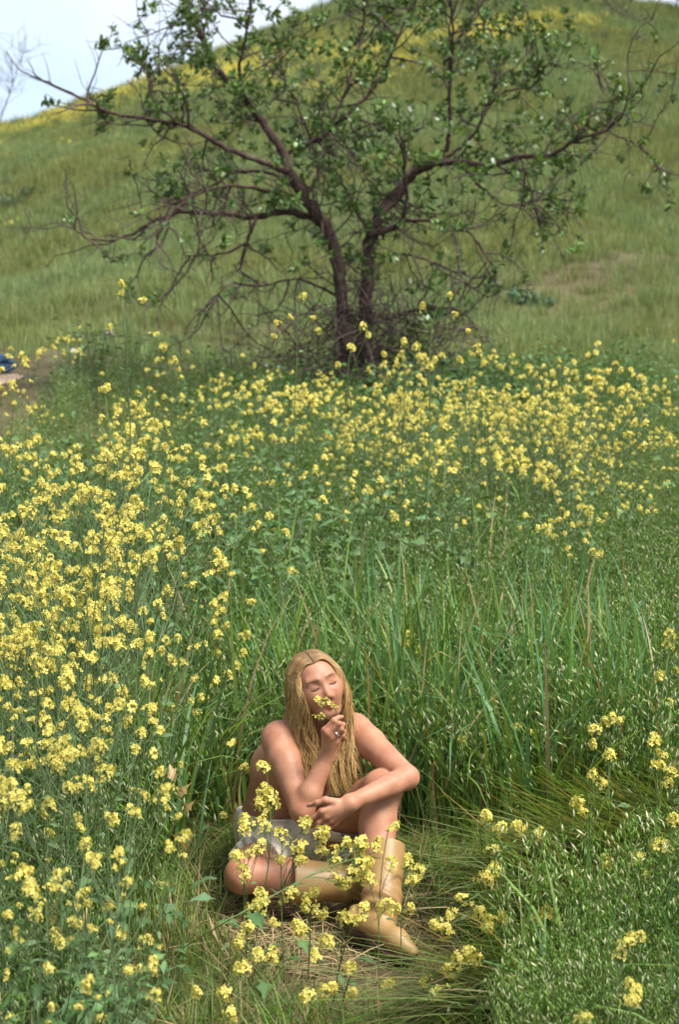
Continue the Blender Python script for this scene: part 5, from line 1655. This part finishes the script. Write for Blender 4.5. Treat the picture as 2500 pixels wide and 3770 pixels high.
for pts, a, b, r0, r1, nm, lf in MAIN:
    P3 = spline(tp(pts, a, b), len(pts) * 4)
    P3 = P3 + RNG.normal(0, 0.006, P3.shape) * (1 if nm == 'limb' else 1.5)
    mb = MB()
    if nm == 'trunk':
        P3[0, 2] = min(P3[0, 2], float(H(P3[0, 0], P3[0, 1])) - 0.1)
    rr = np.linspace(r0 * (0.68 if nm == 'trunk' else 0.72), r1 * 0.8, len(P3)) * (1 + RNG.normal(0, 0.06, len(P3)))
    if nm == 'trunk':
        rr[:6] *= np.linspace(1.45, 1.05, 6)
    tube(mb, P3, rr, (1, 1, 1), 9 if nm == 'trunk' else 6)
    tchild(mb, nm, M_BARK)
    lower = np.mean([q[1] for q in pts]) > 470
    grow(P3, r0, r1, 0, lf, 0.75 if lower else 0.22)
# tangle of dead twigs round the foot of the trunks
for i in range(520):
    p = U(RNG.normal(1330, 165), RNG.uniform(1130, 1440), TY + RNG.uniform(-0.5, 0.4))
    d = np.array([RNG.normal(0, 1), RNG.normal(0, 0.5), RNG.normal(-0.1, 0.8)])
    tw = jag(p, d, RNG.uniform(0.4, 1.1), 6, 0.28)
    tube(twigs, tw, np.linspace(0.007, 0.002, 7) * RNG.uniform(0.6, 1.3), BRC * (RNG.uniform(0.5, 1.2) if RNG.uniform() < 0.85 else 2.2), 3)
t = tchild(twigs, 'twigs', M_TWIG); t['kind'] = 'stuff'
SP_ = proj(np.array([q[0] for q in spots]))
leafy_w = np.interp(SP_[:, 0], [250, 420, 600, 900, 2150, 2350, 2500], [0.05, 0.35, 0.6, 1.0, 0.9, 0.65, 0.2]) * np.interp(SP_[:, 1], [600, 800, 1000, 1200], [1, 0.85, 0.75, 0.6])
spots = [q for q, w_ in zip(spots, leafy_w) if RNG.uniform() < w_ * 0.78]
for cx, cy, nn_ in ((385, 385, 14), (365, 375, 6), (512, 200, 14), (520, 245, 8), (620, 640, 8), (622, 720, 14), (700, 60, 14), (760, 230, 16), (560, 410, 10), (880, 330, 10), (1015, 735, 10)):
    for k in range(nn_):                                    # the clumps that stand out on the left
        spots.append((U(cx + RNG.normal(0, 18), cy + RNG.normal(0, 14), TY + RNG.normal(-0.4, 0.1)), RNG.normal(0, 1, 3), RNG.uniform(0.6, 0.9)))
order = RNG.permutation(len(spots))
rest = MB()
for n_, i in enumerate(order):
    p, d, s = spots[i]
    k = RNG.integers(6)
    M = TRS(p, frame_to(d)[:3, :3] @ rotz(RNG.uniform(0, 6.28)), s)
    if n_ < 290:
        o = link('leaf_spray', SPRAY_ME[k], tree)
        o.matrix_parent_inverse = tinv
        o.matrix_basis = Matrix(M)
    else:
        rest.merge(SPRAY[k], M)
f = tchild(rest, 'foliage', M_LEAF, True); f['kind'] = 'stuff'
print('leaf sprays', len(spots))

# ---- shrubs
def shrub(loc, w, h, label, cols, leafn, ntw, group=None, name='shrub', bare=False, leaf=0.06):
    e = empty(name, loc, label, 'shrub', group)
    br = MB(); lv = MB()
    for i in range(ntw):
        a = RNG.uniform(0, 6.28)
        d = np.array([math.cos(a) * w / h * RNG.uniform(0.1, 0.8), math.sin(a) * w / h * RNG.uniform(0.1, 0.8), 1])
        tw = jag(np.array([RNG.normal(0, w * 0.15), RNG.normal(0, w * 0.1), -0.1]), d, h * RNG.uniform(0.6, 1.05), 6, 0.2)
        tube(br, tw, np.linspace(0.012, 0.003, 7) * h, (1, 1, 1), 3)
        for k in range(int(leafn / ntw)):
            p = tw[RNG.integers(1, 7)] + RNG.normal(0, 0.11 * h, 3)
            tree_leaf(lv, p, RNG.normal(0, 1, 3) + [0, 0, 0.5], leaf * RNG.uniform(0.7, 1.4), leaf * 0.6, vary(cols[RNG.integers(len(cols))], 0.25))
        for k in range(4):
            q = tw[RNG.integers(2, 7)]
            t2 = jag(q, RNG.normal(0, 1, 3) + [0, 0, 0.6], h * 0.3, 3, 0.3)
            tube(br, t2, np.linspace(0.006, 0.002, 4) * h, (1, 1, 1), 3)
    br.build('twigs', M_TWIG, e)
    if leafn:
        lv.build('foliage', M_LEAF, e)['kind'] = 'stuff'
    return e
def on_hill(px, y):
    """ground point at distance y below a photo column"""
    y = find_y(px, y)
    x = (px - 1250) / FPX * y * 0.995
    return (x, y, float(H(x, y)))
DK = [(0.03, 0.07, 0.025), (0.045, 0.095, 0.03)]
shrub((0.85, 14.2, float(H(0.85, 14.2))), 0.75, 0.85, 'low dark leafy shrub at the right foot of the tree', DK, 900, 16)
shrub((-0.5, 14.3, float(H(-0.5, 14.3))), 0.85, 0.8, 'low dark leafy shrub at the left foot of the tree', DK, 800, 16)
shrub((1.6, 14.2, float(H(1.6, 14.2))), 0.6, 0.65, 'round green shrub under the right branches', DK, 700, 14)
DK2 = [(0.060, 0.110, 0.045), (0.085, 0.140, 0.055)]
BR = [(0.10, 0.085, 0.06), (0.09, 0.10, 0.05)]
for px, y, w, h, lab, cols, ln, nt_ in [
    (2206, 48, 1.5, 1.1, 'grey brown dry shrub near the hilltop', BR, 500, 20), (2246, 84, 1.7, 1.1, 'larger dry shrub below the hilltop', BR, 600, 24),
    (2318, 165, 1.3, 0.8, 'low dry shrub on the upper right slope', BR, 350, 18), (2103, 40, 0.5, 1.6, 'thin bare shrub standing on the hilltop', BR, 0, 8),
    (2318, 95, 1.3, 0.8, 'dark dry shrub left of the right ridge', BR, 350, 16), (2166, 138, 1.1, 0.6, 'dusty shrub at the end of the yellow band', BR, 280, 14),
    (40, 770, 1.3, 0.8, 'dark green shrub in the hollow on the left', DK2, 600, 18), (125, 720, 0.9, 0.6, 'small dark shrub at the rim of the left hollow', DK2, 350, 14),
    (20, 850, 1.1, 0.6, 'dark shrub cut by the left edge', DK2, 450, 16), (425, 665, 0.6, 0.5, 'small green shrub on the open left slope', DK2, 250, 12), (190, 575, 1.6, 0.5, 'low brown shrub streak on the upper left slope', BR, 350, 16),
    (1905, 1118, 0.55, 0.35, 'grey green leafy plant below the dirt bank', [(0.10, 0.17, 0.10)], 350, 12), (1990, 1126, 0.5, 0.3, 'second grey green plant below the dirt bank', [(0.10, 0.17, 0.10)], 300, 12),
    (2440, 905, 0.35, 0.45, 'small dark shrub on top of the dirt bank', DK2, 160, 10)]:
    shrub(on_hill(px, y), w, h, lab, cols, ln, nt_, leaf=0.10)
for px, y, h, lab in ((10, 84, 5.2, 'faint leafless tree on the ridge at the left edge'), (2445, 84, 2.2, 'bare tree on the ridge at the right edge'), (2470, 85, 2.0, 'second bare tree on the right ridge')):
    e = empty('bare_tree', (0.995 * (px - 1250) / FPX * y, y, float(H((px - 1250) / FPX * y, y))), lab, 'tree')
    tk, tb = MB(), MB()
    mn = jag(np.array([0, 0, -0.2]), (RNG.normal(0, 0.1), 0, 1), h, 8, 0.08)
    tube(tk, mn, np.linspace(0.05, 0.012, 9), (1, 1, 1), 6)
    for i in range(26):
        q = mn[RNG.integers(2, 9)]
        t1 = jag(q, RNG.normal(0, 0.7, 3) + [0, 0, 0.9], h * 0.35, 5, 0.2)
        tube(tb, t1, np.linspace(0.016, 0.006, 6), (1, 1, 1), 3)
        for k in range(3):
            tube(tb, jag(t1[RNG.integers(1, 6)], RNG.normal(0, 0.7, 3) + [0, 0, 0.8], h * 0.16, 3, 0.25), np.linspace(0.009, 0.005, 4), (1, 1, 1), 3)
    tk.build('trunk', M_TWIG, e); tb.build('twigs', M_TWIG, e)

# ---------------------------------------------------------------- hillside grass
def hill_tuft(n, h, spread, w, cols, top=None, topn=0):
    mb = MB()
    for i in range(n):
        r, a = spread * math.sqrt(RNG.uniform()), RNG.uniform(0, 6.28)
        c = vary(cols[RNG.integers(len(cols))], 0.25)
        blade(mb, (r * math.cos(a), r * math.sin(a), -0.08), h * RNG.uniform(0.5, 1.15), RNG.uniform(0, 6.28), abs(RNG.normal(0, 0.2)), RNG.uniform(0, 0.9), w * RNG.uniform(0.6, 1.3), c, c * 1.2, 4, RNG.uniform(-0.7, 0.7))
    for i in range(topn):
        r, a = spread * math.sqrt(RNG.uniform()), RNG.uniform(0, 6.28)
        p = np.array([r * math.cos(a), r * math.sin(a), h * RNG.uniform(0.7, 1.15)])
        for k in range(3):
            flower(mb, p + RNG.normal(0, 0.03, 3), RNG.normal(0, 0.6, 3) + [0, 0, 1], top, vary(PETAL, 0.12))
    return mb
HG = [(0.155, 0.220, 0.088), (0.185, 0.245, 0.104), (0.220, 0.245, 0.118), (0.130, 0.195, 0.080)]
HT = [hill_tuft(46, 0.46, 0.34, 0.016, HG).mesh('hill_tuft', M_HILL) for k in range(6)]
HTY = [hill_tuft(26, 0.5, 0.38, 0.016, HG, 0.020, 18).mesh('hill_mustard_tuft', M_HILLY) for k in range(4)]
HTD = [hill_tuft(30, 0.30, 0.3, 0.014, [(0.20, 0.16, 0.08), (0.14, 0.12, 0.06), (0.13, 0.15, 0.06)]).mesh('dry_hill_tuft', M_HILL) for k in range(3)]

def hill_pts(n, y0, y1, pw):
    y = y0 + (y1 - y0) * RNG.uniform(0, 1, n) ** pw
    xm = y * 0.245 + 1.5
    return RNG.uniform(-1, 1, n) * xm, y
x, y = hill_pts(26000, 16.2, 89, 0.62)
P = at_ground(x, y)
bkv = bank(x, y)
keep = (RNG.uniform(0, 1, len(x)) > bkv * 0.95) & ~((x < -2.9) & (y < 16.8) & (x > -9))
P, x, y = P[keep], x[keep], y[keep]
s = RNG.uniform(0.6, 1.15, len(P)) * np.interp(y, [16, 30, 60, 90], [0.75, 0.9, 1.15, 1.35]) * (1 + 0.25 * vnoise(x, y, 0.4))
dryz = vnoise(x, y, 0.25) + 0.6 * np.exp(-((y - 24) / 5) ** 2) + 1.0 * bank(x, y)
isdry = dryz + RNG.normal(0, 0.25, len(x)) > 1.0
scatter('hill_grass', HT + HTD, P, std_rot(len(P), 0.12), s, np.where(isdry, RNG.integers(6, 9, len(P)), RNG.integers(0, 6, len(P))), 'olive green grass covering the steep hillside behind the tree', 'grass')
# yellow bloom: along the left ridge, across behind the crown, and the band on the upper right
x, y = hill_pts(30000, 52, 88, 0.8)
P = at_ground(x, y)
q = proj(P)
u, v = q[:, 0], q[:, 1]
yl = np.interp(u, [0, 300, 600, 900, 1300, 1700, 2000, 2180, 2300], [505, 430, 330, 270, 260, 165, 105, 110, 130])
wd = np.interp(u, [0, 300, 600, 900, 1300, 1700, 2000, 2180, 2300], [24, 34, 50, 70, 70, 42, 32, 22, 5])
pr = np.exp(-((v - yl) / wd) ** 2) * np.interp(u, [-50, 0, 600, 1000, 1400, 1700, 2050, 2200, 2260], [0.4, 0.5, 0.6, 0.75, 0.8, 1.0, 1.3, 0.8, 0.1]) + 0.003
k = RNG.uniform(0, 1, len(x)) < pr * 0.50 * np.clip(0.75 + vnoise(x, y, 0.5), 0.1, 1.4)
scatter('hill_mustard', HTY, P[k], std_rot(k.sum(), 0.12), RNG.uniform(0.8, 1.35, k.sum()), RNG.integers(0, 4, k.sum()), 'yellow mustard bloom in bands across the upper hillside', 'mustard')
print('hill tufts', len(P), k.sum())

# ---------------------------------------------------------------- small things by the path
M_DENIM = noise_mat('blue_denim', [(0.3, (0.03, 0.06, 0.12)), (0.7, (0.06, 0.11, 0.19))], 20, 0.9, 0.4)
M_PALE = noise_mat('white_paper', [(0.3, (0.70, 0.70, 0.70)), (0.7, (0.82, 0.82, 0.80))], 12, 0.8, 0.3)
M_PINKW = noise_mat('cream_paper', [(0.3, (0.66, 0.55, 0.50)), (0.7, (0.76, 0.66, 0.60))], 12, 0.8, 0.3)
def crumple(name, loc, size, mat, label, cat, seed):
    r = np.random.default_rng(seed)
    mb = MB()
    nu, nv = 14, 9
    V = []
    for j in range(nv):
        th = math.pi * j / (nv - 1)
        for i in range(nu):
            ph = 2 * math.pi * i / nu
            f = 1 + 0.22 * math.sin(3 * ph + 2 * th + seed) + 0.15 * math.sin(5 * ph - 3 * th) + r.normal(0, 0.08)
            V.append((size[0] * f * math.sin(th) * math.cos(ph), size[1] * f * math.sin(th) * math.sin(ph), size[2] * (0.95 + f * math.cos(th) * 0.9)))
    Q = [[j * nu + i, j * nu + (i + 1) % nu, (j + 1) * nu + (i + 1) % nu, (j + 1) * nu + i] for j in range(nv - 1) for i in range(nu)]
    mb.add(np.array(V), [q[::-1] for q in Q])
    o = mb.build(name, mat, None, False)
    o.location = loc
    return tag(o, label, cat)
p = U(-28, 1312, 15.7)
crumple('denim_bundle', (p[0], p[1], float(H(p[0], p[1])) + 0.012), (0.24, 0.20, 0.11), M_DENIM, 'dark blue cloth bundle lying on the sandy path at the left edge', 'cloth', 3)
def lump(px, py, Y, size, mat, label, seed):
    p = U(px, py, Y)
    return crumple('paper_scrap', (p[0], p[1], p[2] - size[2] * 0.4), size, mat, label, 'litter', seed)
lump(270, 1302, 14.6, (0.034, 0.03, 0.034), M_PALE, 'small white crumpled scrap among the weeds beside the path', 5)
lump(402, 1235, 15.8, (0.042, 0.035, 0.034), M_PINKW, 'small pale pink scrap farther up beside the path', 8)
